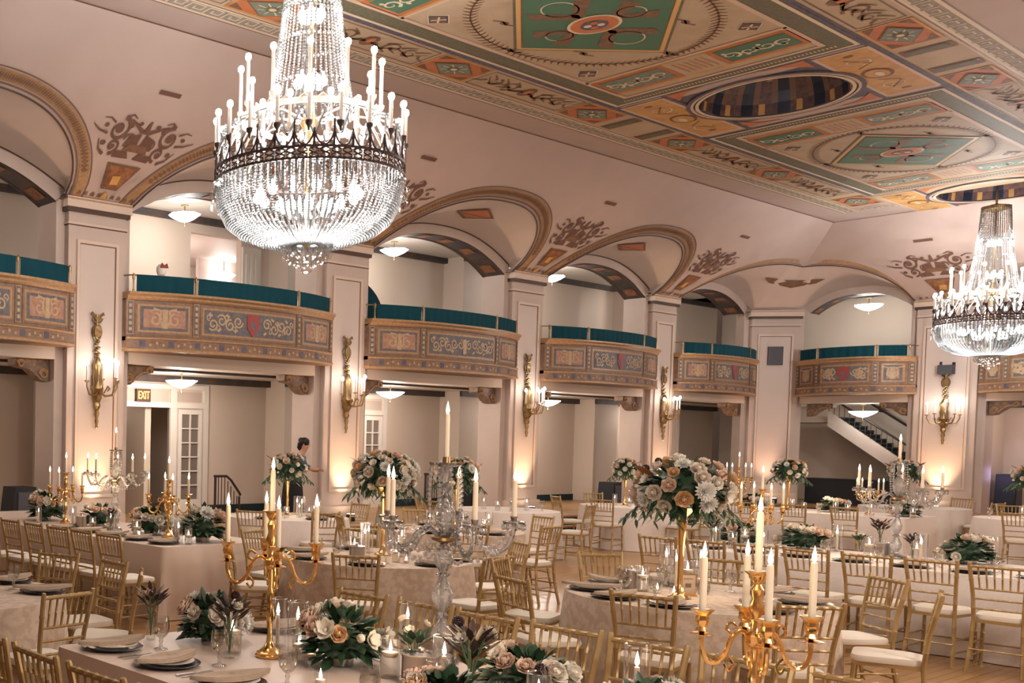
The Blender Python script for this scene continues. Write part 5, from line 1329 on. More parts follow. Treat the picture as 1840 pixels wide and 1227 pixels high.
# --- candelabra
def taper(parent, x, y, z, h, r, fm='ledflame', fs=1.35):
    mb = MB(); mb.lathe([(r*1.05,0),(r,h*.9),(r*.85,h),(r*.3,h+.004)], 10, (x,y,z)); c = mb.build('candle', M_['wax'], parent); flame(None, x, y, z+h, fs, fm, c); return c
def smooth(pts, k=4):
    P = [Vector(p) for p in pts]; out = []
    for i in range(len(P)-1):
        a, b, c, d = P[max(0,i-1)], P[i], P[i+1], P[min(len(P)-1,i+2)]
        for j in range(k):
            t = j/k; out.append(.5*((2*b)+(c-a)*t+(2*a-5*b+4*c-d)*t*t+(3*b-a-3*c+d)*t**3))
    return out+[P[-1]]
def gold_candelabrum(hb=.0, arm_r=.225, ch=.19, zt=.74, narm=4, ph=.5, fm='ledflame', fs=1.45, cr=.0125):
    """zt: height of the centre cup above the table"""
    t = thing('gold_candelabrum', 'gold candelabrum', 'candelabrum'); za = zt-.27
    mb = MB(); prof = [(.0,0),(.070,0),(.073,.010),(.065,.016),(.067,.024),(.052,.032),(.030,.05),(.016,.08),(.012,.13),(.017,.18),(.022,.22),(.013,.26),(.010,.30),(.020,.33),(.011,.36),(.013,za-.02),(.034,za+.0),(.036,za+.03),(.02,za+.05),(.015,za+.10),(.028,za+.13),(.018,za+.17),(.024,za+.21),(.012,za+.23),(.03,za+.255),(.032,za+.27),(.012,za+.275)]
    mb.lathe(prof, 18, wob=lambda a, z: 1+(.05*cos(8*a) if .12 < z < za+.2 else 0)); mb.build('stem', M_['goldmetal'], t)
    taper(t, 0, 0, zt, ch*1.15, cr, fm, fs)
    mb = MB(); mb.lathe([(.012,-.005),(.03,.0),(.044,.012),(.046,.016),(.018,.012)], 14, (0,0,zt-.005), wob=lambda a, z: 1+.06*cos(6*a)); mb.build('cup', M_['goldmetal'], t)
    for i in range(narm):
        a = ph+2*pi*i/narm; c, s = cos(a), sin(a)
        path = [(.02,za+.02),(.06,za+.045),(.10,za+.01),(.125,za-.055),(.165,za-.09),(.205,za-.075),(.225,za-.02),(.225,za+.02)]
        path = [(r*arm_r/.225, z) for r, z in path]
        mb = MB(); mb.tube(smooth([(r*c,r*s,z) for r, z in path]), .0092, 7)
        q_ = arm_r/.225
        mb.tube(smooth([(.085*q_*c,.085*q_*s,za+.02),(.12*q_*c,.12*q_*s,za+.045),(.105*q_*c,.105*q_*s,za+.075),(.08*q_*c,.08*q_*s,za+.06)], 3), .0065, 5)
        mb.tube(smooth([(.12*q_*c,.12*q_*s,za-.05),(.09*q_*c,.09*q_*s,za-.085),(.105*q_*c,.105*q_*s,za-.115),(.125*q_*c,.125*q_*s,za-.09)], 3), .006, 5)
        mb.lathe([(.01,0),(.042,.004),(.044,.007),(.01,.010)], 12, (arm_r*c,arm_r*s,za+.015)); mb.lathe([(.008,.01),(.022,.02),(.016,.035),(.024,.055),(.021,.08),(.038,.10),(.041,.104),(.015,.10)], 12, (arm_r*c,arm_r*s,za+.015), wob=lambda b, z: 1+.05*cos(6*b))
        ar = mb.build('arm', M_['goldmetal'], t); taper(ar, arm_r*c, arm_r*s, za+.115, ch, cr, fm, fs)
    return t
def crystal_candelabrum(H_=1.02, arm_r=.33, narm=5, ph=.45, fs=1.45, cr=.0125, ch=.22, flam='ledflame'):
    t = thing('crystal_candelabrum', 'crystal candelabrum', 'candelabrum'); za = .63
    mb = MB(); prof = [(0,0),(.085,0),(.09,.01),(.07,.03),(.03,.05),(.022,.07),(.045,.11),(.05,.15),(.028,.20),(.018,.225),(.035,.24),(.018,.255),(.045,.31),(.05,.35),(.03,.40),(.017,.43),(.034,.445),(.017,.46),(.04,.50),(.044,.535),(.024,.585),(.016,.60),(.03,.62)]
    mb.lathe(prof, 16, wob=lambda a, z: 1+.06*cos(8*a)); mb.build('stem', M_['cutglass'], t, smooth=False)
    mb = MB(); mb.lathe([(.018,.605),(.06,.62),(.062,.635),(.018,.645)], 14); mb.lathe([(.012,1.02-.015),(.02,1.02-.01),(.018,1.02+.02),(.012,1.02+.02)], 10); mb.build('metal_hub', M_['brass'], t)
    mb = MB(); mb.lathe([(.016,.65),(.04,.70),(.052,.76),(.03,.83),(.014,.86),(.03,.885),(.014,.91),(.026,.96),(.015,.985),(.075,1.0),(.08,1.012),(.015,1.01)], 16, wob=lambda a, z: 1+.05*cos(8*a)); mb.build('upper_column', M_['cutglass'], t, smooth=False)
    taper(t, 0, 0, 1.03, ch*1.02, cr, flam, fs)
    mb = MB()
    for k in range(4):
        a = k*pi/2+.3
        for j in range(13): q = j/12; mb.ball(((.072+.01*sin(pi*q))*cos(a), (.072+.01*sin(pi*q))*sin(a), 1.0-.30*q), .0115, 6, 4)
    mb.build('bead_strings', M_['bead'], t)['kind'] = 'stuff'
    for i in range(narm):
        a = ph+2*pi*i/narm; c, s = cos(a), sin(a); k = arm_r/.33
        path = [(.03,za+.005),(.09,za+.05),(.15,za+.02),(.20,za-.045),(.26,za-.06),(.31,za-.02),(.33,za+.05),(.33,za+.08)]
        mb = MB(); mb.tube(smooth([(r*k*c,r*k*s,z) for r, z in path]), .0125, 7); mb.lathe([(.012,.08),(.05,.085),(.056,.095),(.014,.10),(.018,.12)], 12, (arm_r*c,arm_r*s,za))
        for j in range(8): b = 2*pi*j/8; mb.ball((arm_r*c+.05*cos(b), arm_r*s+.05*sin(b), za+.068), .010, 5, 4, 1.8)
        ar = mb.build('arm', M_['cutglass'], t); taper(ar, arm_r*c, arm_r*s, za+.10, ch*.9, cr, flam, fs)
        mb = MB(); b = ph+2*pi*(i+1)/narm                       # swags between neighbouring arms
        for j in range(1, 12):
            q = j/12; x, y = arm_r*(c*(1-q)+cos(b)*q), arm_r*(s*(1-q)+sin(b)*q); mb.ball((x,y,za+.07-.13*sin(pi*q)), .0115, 5, 4)
        for j in range(1, 9):
            q = j/9; mb.ball((arm_r*c*q*.9, arm_r*s*q*.9, za-.02-.09*sin(pi*q)), .0105, 5, 4)
        mb.build('bead_swag', M_['bead'], t)['kind'] = 'stuff'
    return t
def card_sign(lab, loc, rz):
    t = thing('table_card', lab, 'sign', loc, rz); mb = MB(); mb.box(-.05,.05,-.004,.004,.012,.155); mb.build('card', M_['napkin'], t, smooth=False)
    mb = MB()
    for (a,b,c,d) in ((-.056,-.05,.006,.161),(.05,.056,.006,.161),(-.05,.05,.155,.161),(-.05,.05,.006,.012)): mb.box(a,b,-.007,.007,c,d)
    mb.box(-.06,.06,-.03,.03,0,.006); mb.build('frame', M_['goldmetal'], t, smooth=False)
    mb = MB(); mb.box(-.02,.02,-.006,-.004,.06,.09); [mb.box(-.03+.008*k,-.026+.008*k,-.006,-.004,.12,.128) for k in range(8)]; mb.build('print', M_['ink'], t, smooth=False); return t
# ------------------------------------------------------------------ tables
FG, LT, RT = 'long foreground table', 'long satin table at left', 'long white table at right'
long_cloth((3.73, 2.2), .78, 2.53, 'satin', 1, 'champagne satin cloth over the long foreground table with the gold candelabrum')
long_cloth((7.27, 11.0), .73, 2.55, 'satin', 2, 'champagne satin cloth over the long table at left below the first sconce')
long_cloth((12.50, 3.7), .74, 2.40, 'linen', 3, 'blush white cloth over the long table at right with the crystal candelabrum')
TM, TC, TL = (8.05, 3.95), (7.88, 6.85), (3.30, 6.72)
round_cloth('tablecloth', TM, .88, 'lace', 4, 'lace cloth over the round table with the tallest flower ball, right of centre')
round_cloth('tablecloth', TC, .89, 'lace', 5, 'lace cloth over the round table left of centre with a gold flower stand')
round_cloth('tablecloth', TL, .82, 'lace', 6, 'lace cloth over the round table cut by the left edge of the frame')
TB, TD, TE, TF = (10.85, 11.10), (11.25, 8.55), (15.5, 10.75), (18.95, 10.45)
round_cloth('tablecloth', TB, .88, 'linen', 7, 'plain white cloth over the round table in front of the person')
round_cloth('tablecloth', TD, .88, 'lace', 8, 'lace cloth over the round table behind the crystal candelabrum')
round_cloth('tablecloth', TE, .88, 'linen', 9, 'plain white cloth over the round table before the third sconce')
round_cloth('tablecloth', TF, .88, 'linen', 10, 'plain white cloth over the round table in front of the small dark box')
long_cloth((20.9, 8.3), .70, 1.62, 'linen', 11, 'white cloth over the long table in front of the corner pier')
TG, TH = (24.6, 8.0), (22.5, 5.55)
round_cloth('tablecloth', TG, .88, 'linen', 12, 'white cloth over the round table before the far end sconce')
round_cloth('tablecloth', TH, .88, 'linen', 13, 'white cloth over the round table at the right edge behind the long white table')

# ------------------------------------------------------------------ chairs
ORD = ['first', 'second', 'third', 'fourth', 'fifth', 'sixth', 'seventh', 'eighth', 'ninth']
for i, y in enumerate((4.50, 4.04, 3.60, 3.14, 2.70, 2.26, 1.80)):
    chair_at(5.07+.02*(i % 2), y, -1, .01*(-1)**i, 'gold chiavari chair, %s from left along the far side of the foreground table' % ORD[i], 'chairs far side of foreground table')
for i, y in enumerate((4.45, 3.98, 3.50, 3.02, 2.55)):
    chair_at(2.38, y, 1, .03*(-1)**i, 'gold chiavari chair, %s from left along the near side of the foreground table' % ORD[i], 'chairs near side of foreground table')
for i, y in enumerate((8.43, 8.92, 9.37, 9.87, 10.38, 10.9)):
    chair_at(5.85, y, 1, .03*(-1)**i, 'gold chiavari chair, %s from right along the left satin table' % ORD[i], 'chairs along the left satin table')
for i, y in enumerate((5.82, 5.35, 4.89, 4.42, 3.94, 3.47, 2.99, 2.5)):
    chair_at(11.06+.03*(i % 3), y, 1, .04*(-1)**i, 'gold chiavari chair, %s from left along the right white table' % ORD[i], 'chairs along the right white table')
def ring(T, lst, table, group):
    for (x, y, how) in lst:
        d = hypot(x-T[0], y-T[1]); k = max(1.0, (1.35 if T is TL else 1.43)/d); x, y = T[0]+(x-T[0])*k, T[1]+(y-T[1])*k
        chair_at(x, y, T[0]-x, T[1]-y, 'gold chiavari chair %s %s' % (how, table), group)
ring(TM, [(6.80,3.62,'on the near left of'),(7.25,2.93,'behind the right gold candelabrum at'),(8.45,2.70,'showing its cushion at the right of'),(9.20,3.15,'behind another on the right of'),(9.28,4.30,'on the far right of'),(8.75,5.02,'over the far rim of'),(6.62,4.50,'turned sideways on the left of'),(7.70,5.17,'on the far left of')], 'the tallest flower ball table', 'chairs around the tallest flower ball')
ring(TC, [(6.74,6.06,'showing its full back at'),(7.80,5.62,'turned three quarters right of'),(7.62,8.02,'beyond the gold candelabrum at'),(6.84,7.52,'on the far left of'),(8.90,6.25,'edge on at the right of'),(8.75,7.80,'screened by the crystal candelabrum at')], 'the left centre round table', 'chairs around the left centre table')
ring(TL, [(3.42,5.55,'with its back to the camera beside'),(4.30,7.15,'facing the camera beyond'),(4.62,6.62,'on the far right of'),(4.28,5.98,'seen from the side right of')], 'the left edge round table', 'chairs around the left edge table')
ring(TB, [(9.62,10.50,'nearest the left satin table at'),(10.35,9.95,'in the middle of the near side of'),(11.98,10.45,'near the right of'),(12.05,11.0,'to the right of'),(9.75,11.8,'partly hidden on the left of')], 'the table before the person', 'chairs around the table in front of the person')
ring(TD, [(11.95,9.60,'at the far side of'),(12.46,8.20,'at the right of'),(10.20,9.25,'at the left of'),(10.35,7.62,'at the near side of'),(11.2,7.32,'at the near right of')], 'the table behind the crystal candelabrum', 'chairs around the table behind the crystal candelabrum')
ring(TE, [(14.3,11.1,'left of'),(15.0,12.0,'beyond'),(15.7,9.5,'with its back to the camera before')], 'the table before the third sconce', 'chairs around the table before the third sconce')
ring(TF, [(17.95,11.1,'turned sideways left of'),(17.75,10.25,'nearest the camera on the left of'),(19.6,11.5,'beyond'),(18.55,9.25,'with its back to the camera before'),(19.6,9.35,'right of')], 'the table before the dark box', 'chairs around the table in front of the dark box')
for i, y in enumerate((8.9, 8.05, 7.3)): chair_at(19.58, y, 1, .05, 'gold chiavari chair, %s from left before the corner pier table' % ORD[i], 'chairs at the corner pier table')
ring(TG, [(24.3,6.78,'on the right of'),(25.8,7.7,'beyond the right of'),(23.4,7.75,'with its back to the camera at')], 'the far end sconce table', 'chairs around the far end sconce table')
ring(TH, [(20.9,5.45,'nearest the camera at'),(23.4,6.1,'beyond')], 'the right edge white table', 'chairs around the right edge table')
for (x, y, lab) in ((17.3,14.9,'gold chair up in the second balcony, its top rail just showing'),(11.9,15.2,'gold chair up in the first balcony, its top rail just showing'),(18.6,14.9,'gold chiavari chair in the second balcony, right of the other chair there')):
    c = chair_at(x, y, 0, -1, lab, 'chairs in the upper galleries'); c.location.z = FZ+.01
c = chair_at(33.2, 11.9, -1, 0, 'gold chair up on the end balcony, back showing over the teal drape', 'chairs in the upper galleries'); c.location.z = FZ+.01

# ------------------------------------------------------------------ place settings
NTH = ['at the left end', 'second from the left', 'third from the left', 'fourth from the left', 'fifth from the left', 'sixth from the left', 'seventh from the left']
for i, y in enumerate((4.52, 4.05, 3.58, 3.1)): setting(3.17, y, 1, 0, NTH[i]+' near side of foreground table', 0, True, True, i)
for i, y in enumerate((4.47, 2.98, 2.52)): setting(4.31, y, -1, 0, NTH[i]+' far side of foreground table', 0, False, False, i)
for i, y in enumerate((8.75, 9.2, 9.7, 10.2, 10.7)): setting(6.78, y, 1, 0, ['at the right end','second from the right','third from the right','fourth from the right','fifth from the right'][i]+' on the left satin table', 0, i < 4, False, i)
for i, y in enumerate((5.75, 5.30, 4.85, 4.38, 3.90, 3.43, 2.95)): setting(11.98, y, 1, 0, NTH[i]+' on the right white table', 0, True, False, i)
def ring_set(T, r, angs, where):
    for i, (a, w) in enumerate(angs): setting(T[0]+r*cos(radians(a)), T[1]+r*sin(radians(a)), -cos(radians(a)), -sin(radians(a)), w+' '+where, 0, True, False, i)
ring_set(TM, .69, [(195,'nearest the camera'),(245,'on the near right'),(297,'on the right'),(340,'on the far right'),(35,'on the far side'),(85,'on the far left'),(125,'on the left'),(160,'at the left rim')], 'of tallest flower ball table')
ring_set(TC, .73, [(215,'nearest the camera'),(265,'on the near right'),(310,'on the right'),(165,'at the left rim'),(120,'on the far left'),(60,'on the far side')], 'of left centre round table')
ring_set(TL, .66, [(255,'nearest the camera'),(330,'on the right'),(20,'on the far right'),(75,'on the far side')], 'of left edge round table')
ring_set(TD, .70, [(200,'nearest the camera'),(260,'on the near right'),(140,'on the left'),(60,'on the far side')], 'of table behind crystal candelabrum')
ring_set(TB, .66, [(200,'on the near left'),(265,'on the near right'),(330,'on the right')], 'of table before the person')
for i, (x, y) in enumerate(((19.3,10.2),(18.5,10.0),(15.2,10.4),(15.9,10.3),(20.45,8.8),(20.45,8.0),(20.45,7.3),(24.2,7.6),(21.8,5.4),(22.0,6.1))):
    place(goblet0, (x, y, TZ), 0, 'small water goblet on ' + ['the left of the table before the dark box','the near rim of the table before the dark box','the left of the table before the third sconce','the right of the table before the third sconce','the left of the corner pier table','the middle of the corner pier table','the right of the corner pier table','the table before the far end sconce','the near rim of the right edge table','the left of the right edge table'][i], 'water goblets')

# ------------------------------------------------------------------ candelabra
gc0 = gold_candelabrum(ph=.95)
place(gc0, (3.75, 3.94, TZ), 0, 'gold five arm candelabrum standing left of the middle on the foreground table', 'gold candelabra')
gc1 = gold_candelabrum(zt=.62, ph=.62, ch=.21, arm_r=.185)
place(gc1, (4.42, 1.93, TZ), 0, 'gold five arm candelabrum at the right end of the foreground table', 'gold candelabra')
cc0 = crystal_candelabrum()
place(cc0, (4.42, 3.40, TZ), 0, 'tall crystal candelabrum with bead swags standing on the foreground table', 'crystal candelabra')
gs0 = gold_candelabrum(zt=.64, ph=.6, ch=.17, fm='flame', fs=1.6); gs0.name = 'gold_candelabrum'
place(gs0, (7.2, 11.35, TZ), 0, 'gold candelabrum left of the crystal one on the left satin table', 'gold candelabra')
place(gs0, (7.2, 9.22, TZ), .5, 'gold candelabrum right of the crystal one on the left satin table', 'gold candelabra')
cs0 = crystal_candelabrum(H_=1.0, arm_r=.36, ph=.9, fs=1.6, flam='flame', ch=.19)
place(cs0, (7.2, 10.25, TZ), 0, 'crystal candelabrum with five lit candles on the left satin table', 'crystal candelabra', (1,1,.95))
place(cs0, (12.75, 4.28, TZ), .6, 'crystal candelabrum with five lit candles on the right white table', 'crystal candelabra', (1,1,.98))
place(gs0, (20.9, 7.42, TZ), .3, 'small gold candelabrum on the long table by the corner pier', 'gold candelabra', (.95,.95,.85))
place(gs0, (12.62, 5.50, TZ), .2, 'gold candelabrum behind the right foreground candelabrum, left part of the right white table', 'gold candelabra', (.95,.95,1))
place(gs0, (21.1, 9.62, TZ), .9, 'gold candelabrum beside the flower ball on the corner pier table', 'gold candelabra', (1,1,1.12))

# ------------------------------------------------------------------ tall flowers
tf = tall_arrangement(1, .325, .62, 52); place(tf, (7.84, 3.95, TZ), 0, 'tallest flower ball of ivory and peach roses on a gold trumpet vase, right of centre', 'tall flower arrangements')
tf1 = tall_arrangement(2, .31, .62, 54); place(tf1, (8.10, 6.95, TZ), 0, 'white flower ball with a brown magnolia leaf on a gold stand, left of centre', 'tall flower arrangements')
tf2 = tall_arrangement(3, .28, .56, 30); place(tf2, (11.05, 11.30, TZ), 0, 'flower ball on a gold trumpet vase in front of the person', 'tall flower arrangements')
place(tf2, (11.60, 8.75, TZ), 1.3, 'flower ball half hidden behind the tall candle of the crystal candelabrum', 'tall flower arrangements', 1.0)
place(tf2, (18.95, 10.6, TZ), 2.2, 'small far flower ball on a gold trumpet vase beside the tapering dark box', 'tall flower arrangements', (.85,.85,.95))
place(tf2, (20.75, 8.62, TZ), 3.1, 'far flower ball on a stand in front of the angled corner pier', 'tall flower arrangements', (.95,.95,1))
place(tf2, (24.7, 8.2, TZ), 4.0, 'far flower ball before the staircase', 'tall flower arrangements', (1,1,1))
place(tf2, (22.4, 5.66, TZ), 5.0, 'flower ball cut by the right edge of the frame', 'tall flower arrangements', (1,1,1))
for i, (lo) in enumerate(((3.75,3.94),(4.42,1.93))): light('candelabrum_glow', 'POINT', (lo[0]-.15, lo[1], 1.62), 1.6, (1,.66,.36), .12)

# ------------------------------------------------------------------ low flowers, candles and other tableware
A = [low_arrangement(s, .21, .18, .20, 20) for s in (11, 12, 13, 14)]
def arr(k, loc, rz, lab, sc=1.0): return place(A[k], (loc[0], loc[1], TZ), rz, lab, 'low flower arrangements', sc)
arr(0, (3.78, 4.44), .3, 'low arrangement of white flowers at the left end of the foreground table', (.95,.95,1.05))
arr(1, (3.93, 3.62), .3, 'low arrangement with big white chrysanthemums beside the crystal candelabrum', (1.12,1.12,1.25))
arr(2, (4.08, 2.70), 1.2, 'low arrangement of ivory roses and dark scabiosa in the middle of the foreground table', (1.05,1.05,1.0))
arr(3, (4.12, 1.42), 2.0, 'low arrangement of blush roses right of the right gold candelabrum')
arr(3, (3.45, 2.62), .9, 'low arrangement at the bottom edge of the photo beside the crystal candelabrum', (1.1,1.1,.9))
arr(0, (3.98, 2.10), 4.1, 'low arrangement of peach roses just left of the right gold candelabrum', (.85,.85,.95))
arr(1, (7.2, 11.85), 1.0, 'low arrangement at the far left end of the left satin table', (1.3,1.3,1.6)); arr(2, (7.3, 10.75), 2.0, 'low arrangement between the first gold and the crystal candelabrum at left', (1.2,1.3,1.2)); arr(3, (7.32, 9.70), .4, 'low arrangement right of the crystal candelabrum at left', (1.3,1.3,1.3)); arr(0, (7.3, 8.74), 2.6, 'low arrangement at the right end of the left satin table', (1.3,1.3,1.6))
arr(0, (12.8, 5.82), .7, 'low arrangement of white roses at the left end of the right white table', (1.1,1.1,1.1)); arr(1, (12.88, 5.18), 1.8, 'low arrangement on the right white table left of its crystal candelabrum', (1.15,1.15,1.15)); arr(2, (12.88, 3.72), 3.0, 'low arrangement with dark scabiosa on the right white table, right of its candelabrum', (1.15,1.15,1.2))
arr(3, (20.75, 9.2), .5, 'far low arrangement at the left end of the corner pier table', 1.1); arr(1, (20.9, 7.95), 1.5, 'far low arrangement in the middle of the corner pier table', 1.1); arr(0, (20.9, 6.9), 2.5, 'far low arrangement at the right end of the corner pier table', 1.1)
B0 = bud_vase(21, True); B1 = bud_vase(22, False, .13, (('rose','ivory'),('open','ivory'),('open','ivory'),('rose','pale'))); B2 = bud_vase(23, True, .15, (('open','ivory'),('rose','ivory'),('scabiosa','wine')))
place(B0, (3.50, 4.62, TZ), 0, 'bud vase with black-red leaves at the left corner of the foreground table', 'bud vases'); place(B2, (3.55, 4.02, TZ), 1, 'bud vase with an open white bloom left of the gold candelabrum', 'bud vases', 1.15)
place(B1, (4.05, 3.27, TZ), 0, 'glass jar of white blooms right of the crystal candelabrum', 'bud vases'); place(B2, (3.85, 2.80, TZ), 2, 'bud vase with dark leaves and ivory rose at the bottom middle of the photo', 'bud vases', 1.25)
place(B0, (*(13.91, 4.82), TZ), .5, 'bud vase with dark leaves on the right white table left of its crystal candelabrum', 'bud vases', 1.1); place(B1, (*(13.31, 4.80), TZ), .5, 'small jar of white blooms on the right white table', 'bud vases', .8); place(B2, (*(12.98, 4.21), TZ), .5, 'bud vase with an ivory bloom right of the crystal candelabrum on the right table', 'bud vases', .9)
place(B0, (12.25, 5.84, TZ), .5, 'bud vase with copper leaves at the left part of the right white table', 'bud vases', 1.1); place(B0, (6.92, 9.93, TZ), 2, 'bud vase with dark leaves on the left satin table', 'bud vases', 1.0)
mb = MB(); t = thing('magnolia_sprig', 'sprig of green and copper magnolia leaves leaning out of the foreground flowers', 'leaves', (4.16, 3.02, TZ)); rnd = random.Random(5)
[leaf(mb, (0,0,.05+.02*k), (cos(k*1.4),sin(k*1.4),1.3), .17, .04, .1, rnd) for k in range(5)]; mb.build('green_leaves', M_['leaf'], t); mb = MB(); [leaf(mb, (.01,0,.06+.02*k), (cos(k*1.9+.6),sin(k*1.9+.6),1.0), .17, .038, .1, rnd) for k in range(4)]; mb.build('copper_leaves', M_['magback'], t); mb = MB(); mb.tube([(0,0,0),(0,0,.16)], .005, 5); mb.build('twig', M_['stem'], t)
def cn(proto, loc, lab, group, sc=1.0, rz=0): return place(proto, (loc[0], loc[1], TZ), rz, lab, group, sc)
G1, G2, G3, G4 = 'taper candles in glass', 'floating candles', 'glass votives', 'silver canisters'
for (p, lab, s) in (((3.93,3.92),'taper candle in a glass cylinder just right of the left gold candelabrum',1.05),((4.55,3.72),'taper candle in a glass cylinder behind the foreground chrysanthemums',.95),((3.86,2.95),'taper candle in a tall glass cylinder right of the silver canister in front',1.0),((4.36,2.36),'taper candle in a glass cylinder left of the right gold candelabrum',1.05),((3.66,2.36),'wide glass cylinder with a taper candle at the bottom edge of the photo',.9),((3.98,4.12),'taper candle in glass left of the left gold candelabrum',1.0),((4.1,1.78),'taper candle in glass beside the right gold candelabrum foot',.75)): cn(hur0, p, lab, G1, s)
for (p, lab, s) in (((3.64,4.10),'floating candle left of the gold candelabrum on the foreground table',.95),((3.92,3.30),'floating candle in front of the crystal candelabrum',.95),((3.72,2.88),'floating candle at the bottom edge near the dark leaves',.9),((3.80,3.78),'small floating candle right of the left gold candelabrum foot',.7),((3.62,1.98),'floating candle at the bottom edge right of centre',.85)): cn(flo0, p, lab, G2, s)
cn(can0, (3.94,3.14), 'ribbed silver canister in front of the crystal candelabrum', G4, (1.4,1.4,1.0))
for (p, lab) in (((3.9,3.80),'glass votive glowing at the foot of the left gold candelabrum'),((3.52,3.36),'glass votive near the goblet at the bottom left of the foreground table'),((4.15,3.30),'glass votive beside the crystal candelabrum foot')): cn(vot0, p, lab, G3)
W = 'under the tallest flower ball'
for (p, lab, s) in (((8.45, 4.37),'left taller taper candle in glass '+W,1.05),((8.39, 4.26),'right taper candle in glass '+W,.95),((8.71, 4.23),'taper candle in glass right of the vase '+W,1.0)): cn(hurL0, p, lab, G1, s)
for (p, lab, s) in (((7.96, 4.29),'floating candle left of the vase '+W,.95),((8.61, 4.28),'floating candle behind the card '+W,1.0),((8.33, 4.03),'floating candle right of the card '+W,.8)): cn(flo0, p, lab, G2, s)
cn(can0, (8.00, 4.40), 'ribbed silver canister at the left '+W, G4, 1.05)
for (p, lab) in (((7.95, 4.17),'left glass votive '+W),((7.88, 4.01),'right glass votive '+W)): cn(vot0, p, lab, G3)
q = (8.04, 3.99); card_sign('small framed menu card on the table under the tallest flower ball', (q[0], q[1], TZ), radians(-46))
W = 'on the left centre round table'
for (p, lab, s) in (((7.82, 6.93),'taper candle in glass left of the gold stand '+W,1.0),((8.12, 7.15),'second taper candle in glass left of the gold stand '+W,.95),((8.15, 6.76),'taper candle in glass right of the gold stand '+W,.9)): cn(hurL0, p, lab, G1, s)
for (p, lab, s) in (((7.61, 6.87),'floating candle '+W,1.0),((7.73, 6.47),'floating candle right of the gold stand '+W,.75)): cn(flo0, p, lab, G2, s)
cn(can0, (7.32, 6.58), 'ribbed silver canister '+W, G4, 1.1); cn(vot0, (7.75, 6.37), 'glass votive '+W, G3)
W = 'on the left satin table'
for (px, p, lab, s) in ((0,(7.15,11.1),'taper candle in glass beside the left gold candelabrum '+W,.9),(0,(7.0,10.05),'taper candle in glass right of the crystal candelabrum '+W,1.0),(0,(6.95,8.72),'taper candle in glass at the right end '+W,.95),(0,(6.95,11.6),'taper candle in glass at the far left '+W,.8)): cn(hur0, p, lab, G1, s)
for (p, lab, s) in (((6.95,10.35),'floating candle left of the crystal candelabrum '+W,.8),((6.92,9.42),'floating candle right of the crystal candelabrum '+W,.95),((6.95,8.55),'floating candle at the right end '+W,.8)): cn(flo0, p, lab, G2, s)
cn(can0, (6.95,10.6), 'ribbed silver canister '+W, G4, 1.1); cn(vot0, (6.9,9.35), 'glass votive '+W, G3)
W = 'on the right white table'
for (p, lab, s) in (((12.27, 5.81),'taper candle in glass at the left end '+W,1.0),((12.42,5.38),'taper candle in glass left of the first flowers '+W,.8),((13.05, 4.92),'taper candle in glass right of the first flowers '+W,1.1),((12.48,3.98),'taper candle in glass right of the crystal candelabrum '+W,1.1),((13.07, 3.58),'taper candle in glass right of the dark flowers '+W,1.05)): cn(hur0, p, lab, G1, s)
for (p, lab, s) in (((12.25, 5.62),'floating candle at the left '+W,.9),((12.59, 5.65),'second floating candle from the left '+W,1.0),((12.72, 4.50),'floating candle before the dark leaves '+W,1.0),((12.81, 4.12),'floating candle before the crystal candelabrum '+W,.9)): cn(flo0, p, lab, G2, s)
for (p, lab) in (((11.94, 5.17),'left glass votive '+W),((12.23, 4.31),'middle glass votive '+W),((12.49, 3.98),'right glass votive '+W)): cn(vot0, p, lab, G3)
cn(can0, (12.87, 4.42), 'silver canister '+W, G4, 1.0)
W = 'in front of the person'
for (dx, dy, s, w) in ((-.25,.1,1.0,'tall left'),(-.1,-.25,.85,'left'),(.1,-.1,1.1,'middle'),(.35,-.2,.9,'right'),(.3,.2,1.05,'tall right')): cn(hur0, (TB[0]+dx+.1, TB[1]+dy), '%s taper candle in glass on the table %s' % (w, W), G1, s)
for (dx, dy, w) in ((-.2,-.2,'left'),(.1,-.35,'middle'),(.45,-.1,'right')): cn(flo0, (TB[0]+dx, TB[1]+dy), '%s floating candle on the table %s' % (w, W), G2, .8)
W = 'on the table behind the crystal candelabrum'
for (dx, dy, w) in ((-.3,.1,'left'),(-.1,-.25,'near'),(.35,-.3,'right'),(.1,.3,'far')): cn(hur0, (TD[0]+dx, TD[1]+dy), '%s taper candle in glass %s' % (w, W), G1, .9)
for (dx, dy, w) in ((-.35,-.1,'left'),(.2,-.35,'right')): cn(flo0, (TD[0]+dx, TD[1]+dy), '%s floating candle %s' % (w, W), G2, .8)
for (T_, W) in ((TE,'on the table before the third sconce'),(TF,'on the far table before the dark box'),(TG,'on the far table before the end sconce'),(TH,'on the table at the right edge')):
    for (dx, dy, w) in ((-.25,.2,'left'),(-.05,-.2,'near'),(.2,-.3,'right')): cn(hur0, (T_[0]+dx, T_[1]+dy), '%s taper candle in glass %s' % (w, W), G1, .8)
    for (dx, dy, w) in ((-.3,-.1,'left'),(.1,-.1,'right')): cn(flo0, (T_[0]+dx, T_[1]+dy), '%s floating candle %s' % (w, W), G2, .8)
for i, y in enumerate((9.0, 8.75, 8.45, 8.2, 7.75, 7.6, 7.2, 6.65)): cn(flo0 if i % 2 else hur0, (20.36+.08*(i % 3), y), '%s small candle from the left on the corner pier table' % ORD[i], 'candles on the corner pier table', .85)
for (x, y, z, e) in ((7.9,3.9,1.15,2.2),(7.9,6.9,1.15,2.2),(7.1,10.2,1.35,4.5),(3.9,3.0,1.12,2.0),(10.9,11.1,1.15,2.0),(12.3,4.6,1.35,4.5),(20.7,8.0,1.2,4),(11.2,8.5,1.15,2.0),(22.2,5.7,1.2,2),(18.9,10.4,1.2,2)): light('candle_glow', 'POINT', (x, y, z), e*1.9, (1,.70,.43), .15)

